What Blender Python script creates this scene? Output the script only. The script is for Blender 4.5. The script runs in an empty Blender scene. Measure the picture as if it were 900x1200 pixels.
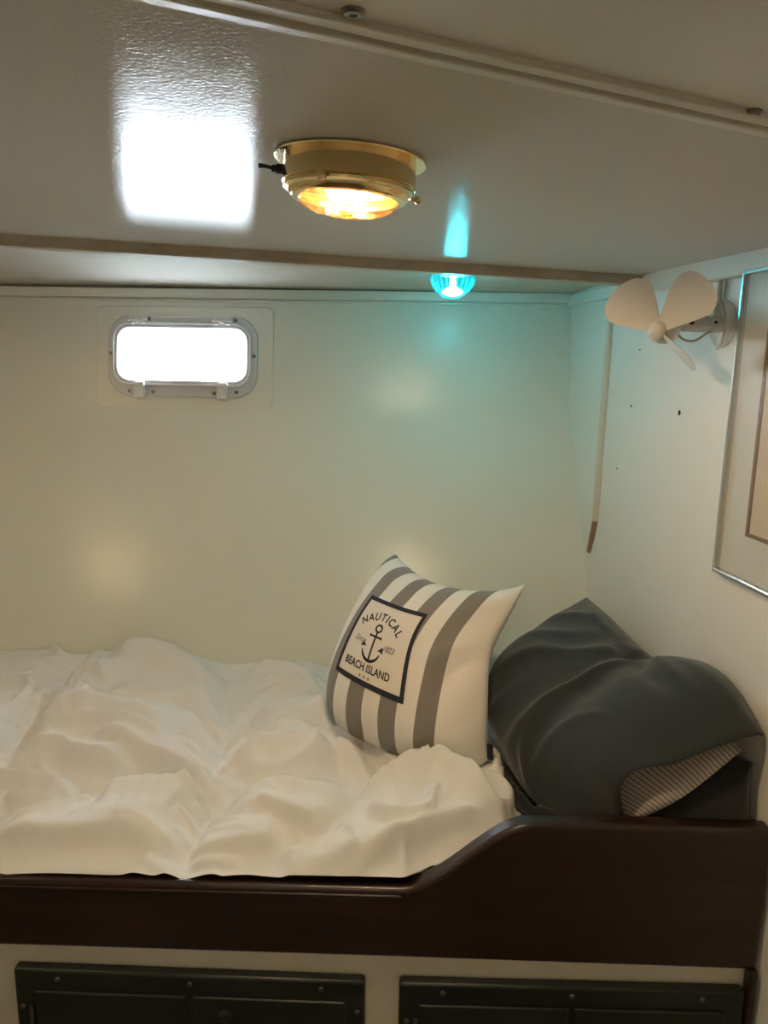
import bpy, math, random
import numpy as np
from mathutils import Vector, Matrix

random.seed(7)
rng = np.random.default_rng(11)
SC = bpy.context.scene
COL = SC.collection
PI = math.pi

# ------------------------------------------------------------------ camera
cam = bpy.data.cameras.new('camera')
cam.sensor_fit = 'VERTICAL'
cam.sensor_height = 32.0
cam.lens = 24.0
cam.clip_start = 0.02
cam_ob = bpy.data.objects.new('camera', cam)
COL.objects.link(cam_ob)
_p, _r = math.radians(11.2), math.radians(1.0)
_rt0, _up0 = Vector((1, 0, 0)), Vector((0, math.sin(_p), math.cos(_p)))
_fw = Vector((0, math.cos(_p), -math.sin(_p)))
_rt = _rt0 * math.cos(_r) + _up0 * math.sin(_r)
_up = _up0 * math.cos(_r) - _rt0 * math.sin(_r)
cam_ob.matrix_world = Matrix(((_rt.x, _up.x, -_fw.x, 0), (_rt.y, _up.y, -_fw.y, 0),
                              (_rt.z, _up.z, -_fw.z, 1.62), (0, 0, 0, 1)))
SC.camera = cam_ob

# ------------------------------------------------------------------ sky and exposure
DAYLIGHT = 21.0
DOME_WATT = 560.0
TEAL_WATT = 26.0
world = bpy.data.worlds.new('overcast_sky')
SC.world = world
world.use_nodes = True
bg = world.node_tree.nodes['Background']
# bright overcast sky and the pale water near the horizon; further down the water is darker
wn, wl = world.node_tree.nodes, world.node_tree.links
w_tc = wn.new('ShaderNodeTexCoord')
w_sp = wn.new('ShaderNodeSeparateXYZ')
w_mr = wn.new('ShaderNodeMapRange')
w_mr.inputs['From Min'].default_value = -0.24
w_mr.inputs['From Max'].default_value = -0.19
w_mx = wn.new('ShaderNodeMix'); w_mx.data_type = 'RGBA'
w_mx.inputs[6].default_value = (0.06, 0.08, 0.09, 1)
w_mx.inputs[7].default_value = (0.84, 0.93, 1.0, 1)
wl.new(w_tc.outputs['Generated'], w_sp.inputs[0])
wl.new(w_sp.outputs['Z'], w_mr.inputs['Value'])
wl.new(w_mr.outputs['Result'], w_mx.inputs[0])
wl.new(w_mx.outputs[2], bg.inputs[0])
bg.inputs[1].default_value = DAYLIGHT
SC.view_settings.view_transform = 'Standard'
SC.view_settings.look = 'None'
SC.view_settings.exposure = 1.65
SC.view_settings.gamma = 1.0
SC.view_settings.use_curve_mapping = False


# ------------------------------------------------------------------ materials
def mat(name, col, rough=0.5, metal=0.0, coat=0.0, spec=0.5, sheen=0.0):
    m = bpy.data.materials.new(name)
    m.use_nodes = True
    b = m.node_tree.nodes['Principled BSDF']
    b.inputs['Base Color'].default_value = (*col, 1)
    b.inputs['Roughness'].default_value = rough
    b.inputs['Metallic'].default_value = metal
    b.inputs['Coat Weight'].default_value = coat
    b.inputs['Coat Roughness'].default_value = 0.3
    b.inputs['Specular IOR Level'].default_value = spec
    b.inputs['Sheen Weight'].default_value = sheen
    return m


def nodes(m):
    return m.node_tree.nodes, m.node_tree.links, m.node_tree.nodes['Principled BSDF']


def add_noise(m, scale, lo, hi, stretch=(1, 1, 1), detail=4, dist=0.0):
    """colour mottling between two colours"""
    n, l, b = nodes(m)
    tc = n.new('ShaderNodeTexCoord')
    mp = n.new('ShaderNodeMapping')
    mp.inputs['Scale'].default_value = stretch
    tx = n.new('ShaderNodeTexNoise')
    tx.inputs['Scale'].default_value = scale
    tx.inputs['Detail'].default_value = detail
    tx.inputs['Distortion'].default_value = dist
    cr = n.new('ShaderNodeValToRGB')
    cr.color_ramp.elements[0].position = 0.3
    cr.color_ramp.elements[1].position = 0.7
    cr.color_ramp.elements[0].color = (*lo, 1)
    cr.color_ramp.elements[1].color = (*hi, 1)
    l.new(tc.outputs['Object'], mp.inputs[0])
    l.new(mp.outputs[0], tx.inputs['Vector'])
    l.new(tx.outputs['Fac'], cr.inputs[0])
    l.new(cr.outputs[0], b.inputs['Base Color'])
    return m


def add_bump(m, layers, coord='Object'):
    """layers: (scale, strength, distance, stretch)"""
    n, l, b = nodes(m)
    tc = n.new('ShaderNodeTexCoord')
    prev = None
    for sc, st, di, stretch in layers:
        mp = n.new('ShaderNodeMapping')
        mp.inputs['Scale'].default_value = stretch
        tx = n.new('ShaderNodeTexNoise')
        tx.inputs['Scale'].default_value = sc
        tx.inputs['Detail'].default_value = 3
        bp = n.new('ShaderNodeBump')
        bp.inputs['Strength'].default_value = st
        bp.inputs['Distance'].default_value = di
        l.new(tc.outputs[coord], mp.inputs[0])
        l.new(mp.outputs[0], tx.inputs['Vector'])
        l.new(tx.outputs['Fac'], bp.inputs['Height'])
        if prev:
            l.new(prev.outputs[0], bp.inputs['Normal'])
        prev = bp
    l.new(prev.outputs[0], b.inputs['Normal'])
    return m


def emit(name, col, strength):
    m = bpy.data.materials.new(name)
    m.use_nodes = True
    n, l = m.node_tree.nodes, m.node_tree.links
    n.clear()
    o = n.new('ShaderNodeOutputMaterial')
    e = n.new('ShaderNodeEmission')
    e.inputs[0].default_value = (*col, 1)
    e.inputs[1].default_value = strength
    l.new(e.outputs[0], o.inputs[0])
    return m


def clear_lens(name, tint, glow, glow_strength, gloss=0.12, rough=0.08):
    """see-through coloured plastic/glass: tinted transparent + a share of lit translucency + gloss"""
    m = bpy.data.materials.new(name)
    m.use_nodes = True
    n, l = m.node_tree.nodes, m.node_tree.links
    n.clear()
    o = n.new('ShaderNodeOutputMaterial')
    t = n.new('ShaderNodeBsdfTransparent')
    t.inputs[0].default_value = (*tint, 1)
    e = n.new('ShaderNodeEmission')
    e.inputs[0].default_value = (*glow, 1)
    e.inputs[1].default_value = glow_strength
    g = n.new('ShaderNodeBsdfGlossy')
    g.inputs['Roughness'].default_value = rough
    a = n.new('ShaderNodeAddShader')
    mx = n.new('ShaderNodeMixShader')
    mx.inputs[0].default_value = gloss
    l.new(t.outputs[0], a.inputs[0])
    l.new(e.outputs[0], a.inputs[1])
    l.new(a.outputs[0], mx.inputs[1])
    l.new(g.outputs[0], mx.inputs[2])
    l.new(mx.outputs[0], o.inputs[0])
    return m


def lamp_glass(name, tint, body, share, gloss=0.10):
    """pressed glass: partly clear, partly passing scattered light from the bulb inside"""
    m = bpy.data.materials.new(name)
    m.use_nodes = True
    n, l = m.node_tree.nodes, m.node_tree.links
    n.clear()
    o = n.new('ShaderNodeOutputMaterial')
    t = n.new('ShaderNodeBsdfTransparent')
    t.inputs[0].default_value = (*tint, 1)
    tr = n.new('ShaderNodeBsdfTranslucent')
    tr.inputs[0].default_value = (*body, 1)
    g = n.new('ShaderNodeBsdfGlossy')
    g.inputs['Roughness'].default_value = 0.08
    m1 = n.new('ShaderNodeMixShader')
    m1.inputs[0].default_value = share
    mx = n.new('ShaderNodeMixShader')
    mx.inputs[0].default_value = gloss
    l.new(t.outputs[0], m1.inputs[1])
    l.new(tr.outputs[0], m1.inputs[2])
    l.new(m1.outputs[0], mx.inputs[1])
    l.new(g.outputs[0], mx.inputs[2])
    l.new(mx.outputs[0], o.inputs[0])
    return m


M = {}
M['wall'] = add_bump(mat('cream_gloss_paint', (0.725, 0.73, 0.655), 0.24, 0, 0, 0.3),
                     [(5, 0.08, 0.02, (1, 1, 1)), (160, 0.10, 0.002, (1, 1, 2.2))])
M['bulkhead'] = add_bump(mat('cream_satin_paint', (0.78, 0.795, 0.75), 0.42),
                         [(6, 0.06, 0.02, (1, 1, 1)), (180, 0.10, 0.002, (1, 1, 1))])
M['ceiling'] = add_bump(mat('cream_high_gloss_paint', (0.62, 0.59, 0.51), 0.05, 0, 0, 0.008),
                        [(240, 0.13, 0.002, (1, 1.6, 1))])
M['matt'] = add_bump(mat('cream_matt_paint', (0.62, 0.59, 0.51), 0.7, 0, 0, 0.2), [(120, 0.1, 0.002, (1, 1, 1))])
M['trim'] = add_bump(mat('cream_trim_paint', (0.66, 0.62, 0.53), 0.35), [(90, 0.1, 0.002, (1, 1, 1))])
M['beam'] = add_noise(add_bump(mat('mottled_trim_paint', (0.5, 0.44, 0.34), 0.4), [(90, 0.1, 0.002, (1, 1, 1))]),
                      14, (0.40, 0.32, 0.22), (0.55, 0.49, 0.39), (1, 3, 3))  # browner and darker than the other trim, mottled
M['bare_wood'] = add_noise(mat('bare_wood', (0.3, 0.18, 0.1), 0.6), 60, (0.24, 0.14, 0.08), (0.42, 0.28, 0.18), (1, 1, .15))
M['floor'] = add_noise(mat('teak_sole', (0.25, 0.2, 0.15), 0.4), 20, (0.16, 0.13, 0.10), (0.28, 0.22, 0.17), (1, 8, 1))
M['white_plastic'] = mat('white_plastic', (0.72, 0.73, 0.74), 0.35)
M['frame_plastic'] = mat('pale_grey_plastic', (0.60, 0.61, 0.64), 0.35)
M['screw'] = mat('steel_screw', (0.22, 0.21, 0.19), 0.35, 1.0)
M['dark_hole'] = mat('dark_hole', (0.02, 0.018, 0.015), 0.7)
M['brass'] = add_bump(mat('polished_brass', (0.84, 0.66, 0.36), 0.14, 1.0), [(40, 0.04, 0.003, (1, 1, 1))])
M['black_plastic'] = mat('black_plastic', (0.012, 0.012, 0.012), 0.4)
M['dome_lens'] = lamp_glass('amber_prismatic_lens', (1.0, 0.80, 0.55), (1.0, 0.50, 0.20), 0.0010)
M['dome_bulb'] = emit('warm_bulb', (1.0, 0.95, 0.86), DOME_WATT)
M['dim_bulb'] = emit('dim_warm_bulb', (1.0, 0.95, 0.86), DOME_WATT * .6)
M['reflector'] = mat('lamp_reflector', (0.9, 0.75, 0.5), 0.3, 1.0)
M['teal_lens'] = lamp_glass('teal_ribbed_glass', (0.30, 0.85, 0.90), (0.06, 0.85, 0.92), 0.10)
M['teal_rib'] = lamp_glass('teal_ribs', (0.08, 0.55, 0.60), (0.03, 0.60, 0.66), 0.05)
M['teal_bulb'] = emit('teal_bulb', (0.22, 0.92, 1.0), TEAL_WATT)
M['fan'] = mat('ivory_fan_plastic', (0.76, 0.71, 0.67), 0.38)
M['cable'] = mat('cream_cable', (0.62, 0.56, 0.45), 0.5)
M['brown_cable'] = mat('brown_cable', (0.16, 0.11, 0.07), 0.5)
M['aluminium'] = mat('brushed_aluminium', (0.62, 0.63, 0.62), 0.22, 1.0)
M['mat_board'] = mat('white_mat_board', (0.68, 0.66, 0.63), 0.7)
M['bevel'] = mat('brown_mat_bevel', (0.24, 0.16, 0.12), 0.6)
M['print'] = add_noise(mat('aged_paper_print', (0.6, 0.5, 0.4), 0.7), 9, (0.62, 0.50, 0.38), (0.70, 0.58, 0.46))
M['mahogany'] = add_noise(mat('varnished_mahogany', (0.03, 0.01, 0.008), 0.34, 0, 0.25), 11,
                          (0.010, 0.0038, 0.0035), (0.028, 0.010, 0.008), (0.35, 3, 6), 6, 1.2)
M['berth_paint'] = add_bump(mat('berth_cream_paint', (0.76, 0.71, 0.60), 0.4), [(60, 0.1, 0.002, (1, 1, 1))])
M['green'] = mat('black_green_paint', (0.010, 0.014, 0.013), 0.4)
M['mattress'] = mat('mattress_ticking', (0.55, 0.52, 0.47), 0.85)


def cloth(name, col, rough=0.85, sheen=0.25, weave=900, fine=0.10, soft=0.25, softscale=38):
    m = mat(name, col, rough, 0, 0, 0.25, sheen)
    return add_bump(m, [(softscale, soft, 0.004, (1, 1, 1)), (weave, fine, 0.0006, (1, 1, 1))])


M['duvet'] = cloth('white_cotton_duvet', (0.80, 0.80, 0.795), 0.9, 0.0, 700, 0.06, 0.25, 70)
M['charcoal'] = cloth('charcoal_cotton', (0.025, 0.032, 0.038), 0.85, 0.3, 900, 0.1, 0.30, 34)
M['navy'] = cloth('navy_cotton', (0.016, 0.017, 0.022), 0.85, 0.25, 900, 0.1, 0.30, 34)


def stripes_material():
    m = cloth('striped_canvas', (0.7, 0.7, 0.7), 0.9, 0.2, 650, 0.14, 0.20, 30)
    n, l, b = nodes(m)
    uv = n.new('ShaderNodeUVMap')
    sp = n.new('ShaderNodeSeparateXYZ')
    l.new(uv.outputs[0], sp.inputs[0])
    sk = n.new('ShaderNodeMath'); sk.operation = 'MULTIPLY_ADD'       # u - .16 v
    l.new(sp.outputs[1], sk.inputs[0]); sk.inputs[1].default_value = -0.14
    l.new(sp.outputs[0], sk.inputs[2])
    sc = n.new('ShaderNodeMath'); sc.operation = 'MULTIPLY_ADD'
    l.new(sk.outputs[0], sc.inputs[0]); sc.inputs[1].default_value = 1 / 0.2; sc.inputs[2].default_value = 1.0 - 0.03 / 0.2
    fr = n.new('ShaderNodeMath'); fr.operation = 'FRACT'
    l.new(sc.outputs[0], fr.inputs[0])
    gt = n.new('ShaderNodeMath'); gt.operation = 'GREATER_THAN'
    l.new(fr.outputs[0], gt.inputs[0]); gt.inputs[1].default_value = 0.5
    mx = n.new('ShaderNodeMix'); mx.data_type = 'RGBA'
    wl = n.new('ShaderNodeMath'); wl.operation = 'GREATER_THAN'
    l.new(sk.outputs[0], wl.inputs[0]); wl.inputs[1].default_value = 0.80
    w2 = n.new('ShaderNodeMath'); w2.operation = 'LESS_THAN'
    l.new(sk.outputs[0], w2.inputs[0]); w2.inputs[1].default_value = -0.10
    m0 = n.new('ShaderNodeMath'); m0.operation = 'MAXIMUM'
    l.new(wl.outputs[0], m0.inputs[0]); l.new(w2.outputs[0], m0.inputs[1])
    mxm = n.new('ShaderNodeMath'); mxm.operation = 'MAXIMUM'
    l.new(gt.outputs[0], mxm.inputs[0]); l.new(m0.outputs[0], mxm.inputs[1])
    l.new(mxm.outputs[0], mx.inputs[0])
    mx.inputs[6].default_value = (0.235, 0.215, 0.198, 1)
    mx.inputs[7].default_value = (0.80, 0.77, 0.72, 1)
    l.new(mx.outputs[2], b.inputs['Base Color'])
    return m


def pinstripe_material():
    m = cloth('pinstripe_ticking', (0.3, 0.28, 0.25), 0.9, 0.2, 650, 0.1, 0.2, 30)
    n, l, b = nodes(m)
    uv = n.new('ShaderNodeUVMap')
    sp = n.new('ShaderNodeSeparateXYZ')
    l.new(uv.outputs[0], sp.inputs[0])
    sc = n.new('ShaderNodeMath'); sc.operation = 'MULTIPLY'
    l.new(sp.outputs[1], sc.inputs[0]); sc.inputs[1].default_value = 30
    fr = n.new('ShaderNodeMath'); fr.operation = 'FRACT'
    l.new(sc.outputs[0], fr.inputs[0])
    gt = n.new('ShaderNodeMath'); gt.operation = 'GREATER_THAN'
    l.new(fr.outputs[0], gt.inputs[0]); gt.inputs[1].default_value = 0.22
    mx = n.new('ShaderNodeMix'); mx.data_type = 'RGBA'
    l.new(gt.outputs[0], mx.inputs[0])
    mx.inputs[6].default_value = (0.12, 0.10, 0.09, 1)
    mx.inputs[7].default_value = (0.52, 0.47, 0.41, 1)
    l.new(mx.outputs[2], b.inputs['Base Color'])
    return m


M['stripes'] = stripes_material()
M['pinstripe'] = pinstripe_material()
M['print_panel'] = cloth('printed_patch', (0.76, 0.71, 0.64), 0.9, 0.2, 650, 0.12, 0.1, 30)
M['navy_ink'] = mat('navy_ink', (0.014, 0.018, 0.032), 0.8)
M['grey_ink'] = mat('grey_ink', (0.24, 0.225, 0.21), 0.8)


# ------------------------------------------------------------------ mesh helpers
class MB:
    """collects shapes into one mesh"""
    def __init__(self):
        self.v, self.f = [], []

    def add(self, vs, fs):
        o = len(self.v)
        self.v += [tuple(map(float, p)) for p in vs]
        self.f += [tuple(i + o for i in q) for q in fs]
        return self

    def box(self, x0, x1, y0, y1, z0, z1):
        vs = [(x, y, z) for z in (z0, z1) for y in (y0, y1) for x in (x0, x1)]
        return self.add(vs, [(0, 2, 3, 1), (4, 5, 7, 6), (0, 1, 5, 4), (2, 6, 7, 3), (0, 4, 6, 2), (1, 3, 7, 5)])

    def hexa(self, a, b, c, d, e, f, g, h):
        """abcd bottom ring, efgh top ring"""
        return self.add([a, b, c, d, e, f, g, h],
                        [(3, 2, 1, 0), (4, 5, 6, 7), (0, 1, 5, 4), (1, 2, 6, 5), (2, 3, 7, 6), (3, 0, 4, 7)])

    def lathe(self, prof, n=48, M4=None, cap0=True, cap1=True):
        """prof: (radius, z) list; axis is z"""
        vs, fs = [], []
        for r, z in prof:
            for k in range(n):
                a = 2 * PI * k / n
                p = Vector((r * math.cos(a), r * math.sin(a), z))
                vs.append(M4 @ p if M4 else p)
        m = len(prof)
        for i in range(m - 1):
            for k in range(n):
                k2 = (k + 1) % n
                fs.append((i * n + k, i * n + k2, (i + 1) * n + k2, (i + 1) * n + k))
        if cap0:
            fs.append(tuple(range(n - 1, -1, -1)))
        if cap1:
            fs.append(tuple((m - 1) * n + k for k in range(n)))
        return self.add(vs, fs)

    def tube(self, pts, r, n=10):
        pts = [Vector(p) for p in pts]
        rs = r if isinstance(r, (list, tuple)) else [r] * len(pts)
        vs, fs = [], []
        t0 = (pts[1] - pts[0]).normalized()
        ref = Vector((0, 0, 1)) if abs(t0.z) < 0.9 else Vector((1, 0, 0))
        nx = t0.cross(ref).normalized()
        for i, p in enumerate(pts):
            t = (pts[min(i + 1, len(pts) - 1)] - pts[max(i - 1, 0)]).normalized()
            nx = (nx - t * nx.dot(t)).normalized()
            ny = t.cross(nx)
            for k in range(n):
                a = 2 * PI * k / n
                vs.append(p + (nx * math.cos(a) + ny * math.sin(a)) * rs[i])
        for i in range(len(pts) - 1):
            for k in range(n):
                k2 = (k + 1) % n
                fs.append((i * n + k, i * n + k2, (i + 1) * n + k2, (i + 1) * n + k))
        fs.append(tuple(range(n - 1, -1, -1)))
        fs.append(tuple((len(pts) - 1) * n + k for k in range(n)))
        return self.add(vs, fs)

    def prism(self, outline, fn0, fn1):
        """closed outline, two mapping functions for the two faces"""
        n = len(outline)
        vs = [fn0(p) for p in outline] + [fn1(p) for p in outline]
        fs = [tuple(range(n)), tuple(range(2 * n - 1, n - 1, -1))]
        for k in range(n):
            k2 = (k + 1) % n
            fs.append((k2, k, n + k, n + k2))
        return self.add(vs, fs)

    def ring(self, outer, inner, y0, y1):
        """two outlines of equal length in x,z; extruded between y0 and y1"""
        n = len(outer)
        vs = [(p[0], y, p[1]) for y in (y0, y1) for o in (outer, inner) for p in o]
        fs = []
        for k in range(n):
            k2 = (k + 1) % n
            o0, i0, o1, i1 = k, n + k, 2 * n + k, 3 * n + k
            a0, b0, a1, b1 = k2, n + k2, 2 * n + k2, 3 * n + k2
            fs += [(o0, a0, b0, i0), (o1, i1, b1, a1), (o0, o1, a1, a0), (i0, b0, b1, i1)]
        return self.add(vs, fs)

    def build(self, name, m, parent=None, smooth=None, bevel=0, segs=2, recalc=True):
        me = bpy.data.meshes.new(name)
        me.from_pydata(self.v, [], self.f)
        me.update()
        import bmesh
        if recalc:
            bm = bmesh.new()
            bm.from_mesh(me)
            bmesh.ops.recalc_face_normals(bm, faces=bm.faces)
            bm.to_mesh(me)
            bm.free()
        me.materials.append(m)
        o = bpy.data.objects.new(name, me)
        COL.objects.link(o)
        if parent:
            o.parent = parent
        if bevel:
            b = o.modifiers.new('bevel', 'BEVEL')
            b.width = bevel
            b.segments = segs
            b.limit_method = 'ANGLE'
            b.angle_limit = math.radians(35)
        if smooth is not None:
            me.set_sharp_from_angle(angle=math.radians(smooth))
            me.polygons.foreach_set('use_smooth', [True] * len(me.polygons))
        return o


def rrect(cx, cz, w, h, r, n=7):
    out = []
    for sx, sz, a0 in ((1, 1, 0), (-1, 1, 90), (-1, -1, 180), (1, -1, 270)):
        for k in range(n + 1):
            a = math.radians(a0 + 90 * k / n)
            out.append((cx + sx * (w / 2 - r) + r * math.cos(a), cz + sz * (h / 2 - r) + r * math.sin(a)))
    return out


def empty(name, loc=(0, 0, 0), mtx=None):
    o = bpy.data.objects.new(name, None)
    o.empty_display_size = 0.05
    COL.objects.link(o)
    if mtx is not None:
        o.matrix_world = mtx
    else:
        o.location = loc
    return o


def tag(o, label=None, cat=None, group=None, kind=None):
    if label: o['label'] = label
    if cat: o['category'] = cat
    if group: o['group'] = group
    if kind: o['kind'] = kind
    return o


def sheet(name, P, m, parent=None, uv=None, smooth=True, closed_u=False):
    """grid of points (ny,nx,3) as one mesh with uv"""
    ny, nx = P.shape[:2]
    vs = P.reshape(-1, 3).tolist()
    fs = [(j * nx + i, j * nx + i + 1, (j + 1) * nx + i + 1, (j + 1) * nx + i) for j in range(ny - 1) for i in range(nx - 1)]
    me = bpy.data.meshes.new(name)
    me.from_pydata(vs, [], fs)
    me.update()
    ul = me.uv_layers.new(name='UVMap')
    U, V = np.meshgrid(np.linspace(0, 1, nx), np.linspace(0, 1, ny)) if uv is None else uv
    li = np.zeros(len(me.loops), dtype=np.int64)
    me.loops.foreach_get('vertex_index', li)
    ul.data.foreach_set('uv', np.stack([U.ravel()[li], V.ravel()[li]], 1).ravel().astype(np.float32))
    if smooth:
        me.polygons.foreach_set('use_smooth', [True] * len(me.polygons))
    me.materials.append(m)
    o = bpy.data.objects.new(name, me)
    COL.objects.link(o)
    if parent:
        o.parent = parent
    return o


def grid_normals(P):
    du = np.gradient(P, axis=1)
    dv = np.gradient(P, axis=0)
    n = np.cross(du, dv)
    return n / (np.linalg.norm(n, axis=2, keepdims=True) + 1e-12)


def pbd(P, sx, sy, steps, iters, w, force, clampf, kb=(0.2, 0.12), dt=1 / 50, damp=0.93, start=None):
    """small position-based cloth solver on a grid; the sheet is sx, sy times larger than its footprint"""
    P = P.copy()
    V = np.zeros_like(P)
    W = w[..., None]

    def mk(step_u, step_v, colours):
        out = []
        for c in colours:
            if step_v == 0:
                A = (slice(None), slice(c, -step_u, len(colours)))
                B = (slice(None), slice(c + step_u, None, len(colours)))
            elif step_u == 0:
                A = (slice(c, -step_v, len(colours)), slice(None))
                B = (slice(c + step_v, None, len(colours)), slice(None))
            elif step_u > 0:
                A = (slice(c, -1, 2), slice(None, -1))
                B = (slice(c + 1, None, 2), slice(1, None))
            else:
                A = (slice(c, -1, 2), slice(1, None))
                B = (slice(c + 1, None, 2), slice(None, -1))
            out.append((A, B))
        return out
    cons = []
    sd = 0.5 * (sx + sy)
    for (du, dv), cols, sc, k in (((1, 0), (0, 1), sx, 1.0), ((0, 1), (0, 1), sy, 1.0),
                                  ((1, 1), (0, 1), sd, 0.45), ((-1, 1), (0, 1), sd, 0.45),
                                  ((2, 0), (0, 1, 2, 3), sx, kb[0]), ((0, 2), (0, 1, 2, 3), sy, kb[0]),
                                  ((4, 0), tuple(range(8)), sx, kb[1]), ((0, 4), tuple(range(8)), sy, kb[1])):
        for A, B in mk(du, dv, cols):
            a, b = P[A], P[B]
            m = min(a.shape[0], b.shape[0]), min(a.shape[1], b.shape[1])
            if m[0] == 0 or m[1] == 0:
                continue
            rest = np.linalg.norm(a[:m[0], :m[1]] - b[:m[0], :m[1]], axis=2, keepdims=True) * sc
            wa, wb = W[A][:m[0], :m[1]], W[B][:m[0], :m[1]]
            cons.append((A, B, m, rest, wa, wb, 1.0 / np.maximum(wa + wb, 1e-9), k))
    P += rng.normal(0, 1, P.shape) * 0.0012 * W
    if start is not None:
        P += start * W
    for s in range(steps):
        V *= damp
        V += force(P, s / steps) * dt
        old = P.copy()
        P = P + V * dt * W
        for _ in range(iters):
            for A, B, m, rest, wa, wb, iw, k in cons:
                a = P[A][:m[0], :m[1]]
                b = P[B][:m[0], :m[1]]
                d = b - a
                L = np.sqrt((d * d).sum(2, keepdims=True)) + 1e-9
                c = d * ((L - rest) / L * k * iw)
                if k < 0.4:
                    c = np.where(L < rest * 0.985, c, 0)
                a += c * wa
                b -= c * wb
            P = clampf(P)
        V = (P - old) / dt
        sp = np.linalg.norm(V, axis=2, keepdims=True)
        V *= np.minimum(1, 0.8 / (sp + 1e-9))
    return P


def blur(P, n=1):
    for _ in range(n):
        Q = np.pad(P, ((1, 1), (1, 1), (0, 0)), mode='edge')
        P = (Q[1:-1, 1:-1] * 4 + (Q[:-2, 1:-1] + Q[2:, 1:-1] + Q[1:-1, :-2] + Q[1:-1, 2:]) * 2
             + Q[:-2, :-2] + Q[2:, 2:] + Q[:-2, 2:] + Q[2:, :-2]) / 16
    return P


def spline(pts, n):
    """Catmull-Rom through points, resampled evenly by length"""
    p = np.array(pts, float)
    if len(p) == 2:
        t = np.linspace(0, 1, n)[:, None]
        return p[0] * (1 - t) + p[1] * t
    q = np.vstack([2 * p[0] - p[1], p, 2 * p[-1] - p[-2]])
    out = []
    for i in range(len(p) - 1):
        a, b, c, d = q[i:i + 4]
        for t in np.linspace(0, 1, 24, endpoint=False):
            out.append(0.5 * (2 * b + (c - a) * t + (2 * a - 5 * b + 4 * c - d) * t * t + (3 * b - a - 3 * c + d) * t ** 3))
    out = np.array(out + [p[-1]])
    s = np.r_[0, np.cumsum(np.linalg.norm(np.diff(out, axis=0), axis=1))]
    t = np.linspace(0, s[-1], n)
    return np.stack([np.interp(t, s, out[:, k]) for k in range(out.shape[1])], 1)


def coons(bottom, top, left, right, nu, nv):
    B, T, L, R = spline(bottom, nu), spline(top, nu), spline(left, nv), spline(right, nv)
    u = np.linspace(0, 1, nu)[None, :, None]
    v = np.linspace(0, 1, nv)[:, None, None]
    return ((1 - v) * B[None] + v * T[None] + (1 - u) * L[:, None] + u * R[:, None]
            - ((1 - u) * (1 - v) * B[0] + u * (1 - v) * B[-1] + (1 - u) * v * T[0] + u * v * T[-1]))


# ------------------------------------------------------------------ the room
CS = 0.05                                   # the deckhead falls towards the bulkhead


def ceil_z(x): return 1.766 - CS * (x - 0.46)
def bulk_x(y): return 0.393 + (1.702 - y) * 0.1322


def hull_y(x, z):
    """inner face of the hull: nearly upright above the knuckle, raking in below"""
    t = 1.758 - z
    k = 0.268
    w = 0.035                               # soft knuckle
    lo = w * np.log1p(np.exp(np.clip((t - k) / w * 2, -40, 40))) / 2
    return 1.726 - 0.061 * x - 0.13 * t - 0.355 * lo


XL, YF = -1.75, -1.05                       # far ends of the cabin, behind and left of the viewer

# hull side, with the opening for the portlight
PORTS = (-0.450,)                    # portlight centres along the hull
WZ = 1.6195
HW, HH = 0.158, 0.062                       # half size of each cut-out
mb = MB()
cx_ = [c + k * HW for c in PORTS for k in (-1, 1)]
cz_ = [WZ - HH, WZ + HH]
xs = sorted([x for x in np.linspace(XL, 0.6, 60) if min(abs(x - c) for c in cx_) > .01] + cx_)
zs = sorted([z for z in np.linspace(0.0, 1.9, 70) if min(abs(z - c) for c in cz_) > .008] + cz_)
vs = [(x, float(hull_y(x, z)), z) for z in zs for x in xs]
fs = []
for j in range(len(zs) - 1):
    for i in range(len(xs) - 1):
        cx, cz = (xs[i] + xs[i + 1]) / 2, (zs[j] + zs[j + 1]) / 2
        if any(abs(cx - c) < HW for c in PORTS) and abs(cz - WZ) < HH:
            continue
        n = len(xs)
        fs.append((j * n + i, j * n + i + 1, (j + 1) * n + i + 1, (j + 1) * n + i))
mb.add(vs, fs)
hull = tag(mb.build('wall_back', M['wall'], smooth=40, recalc=False), 'cream painted hull side of the cabin behind the bunk', kind='structure')
md = hull.modifiers.new('thick', 'SOLIDIFY'); md.thickness = 0.03; md.offset = -1

# bulkhead on the right
mb = MB()
y0, y1 = YF, 1.80
mb.hexa((bulk_x(y0), y0, 0), (bulk_x(y0) + .04, y0, 0), (bulk_x(y1) + .04, y1, 0), (bulk_x(y1), y1, 0),
        (bulk_x(y0), y0, 1.9), (bulk_x(y0) + .04, y0, 1.9), (bulk_x(y1) + .04, y1, 1.9), (bulk_x(y1), y1, 1.9))
bulk = tag(mb.build('wall_right', M['bulkhead']), 'cream painted bulkhead at the pillow end of the bunk', kind='structure')
for py, pz, r in ((1.376, 1.547, .0022), (1.208, 1.547, .0042), (1.36, 1.645, .0015), (1.415, 1.43, .0015)):
    h = MB()
    Mx = Matrix.Translation((bulk_x(py), py, pz)) @ Matrix.Rotation(-PI / 2, 4, 'Y')
    h.lathe([(r, -0.001), (r, 0.0006), (r * .6, 0.0012)], 10, Mx)
    h.build('screw_hole', M['dark_hole'], bulk)

tag(MB().box(XL - .04, XL, YF, 1.95, 0, 1.95).build('wall_left', M['bulkhead']), 'cream bulkhead at the far end of the cabin', kind='structure')
tag(MB().box(XL, bulk_x(YF) + .04, YF - .04, YF, 0, 1.95).build('wall_front', M['bulkhead']), 'cream cabin side facing the bunk', kind='structure')
tag(MB().box(XL, 0.8, YF, 1.3, -0.03, 0).build('floor', M['floor']), 'dark teak cabin sole', kind='structure')

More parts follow.
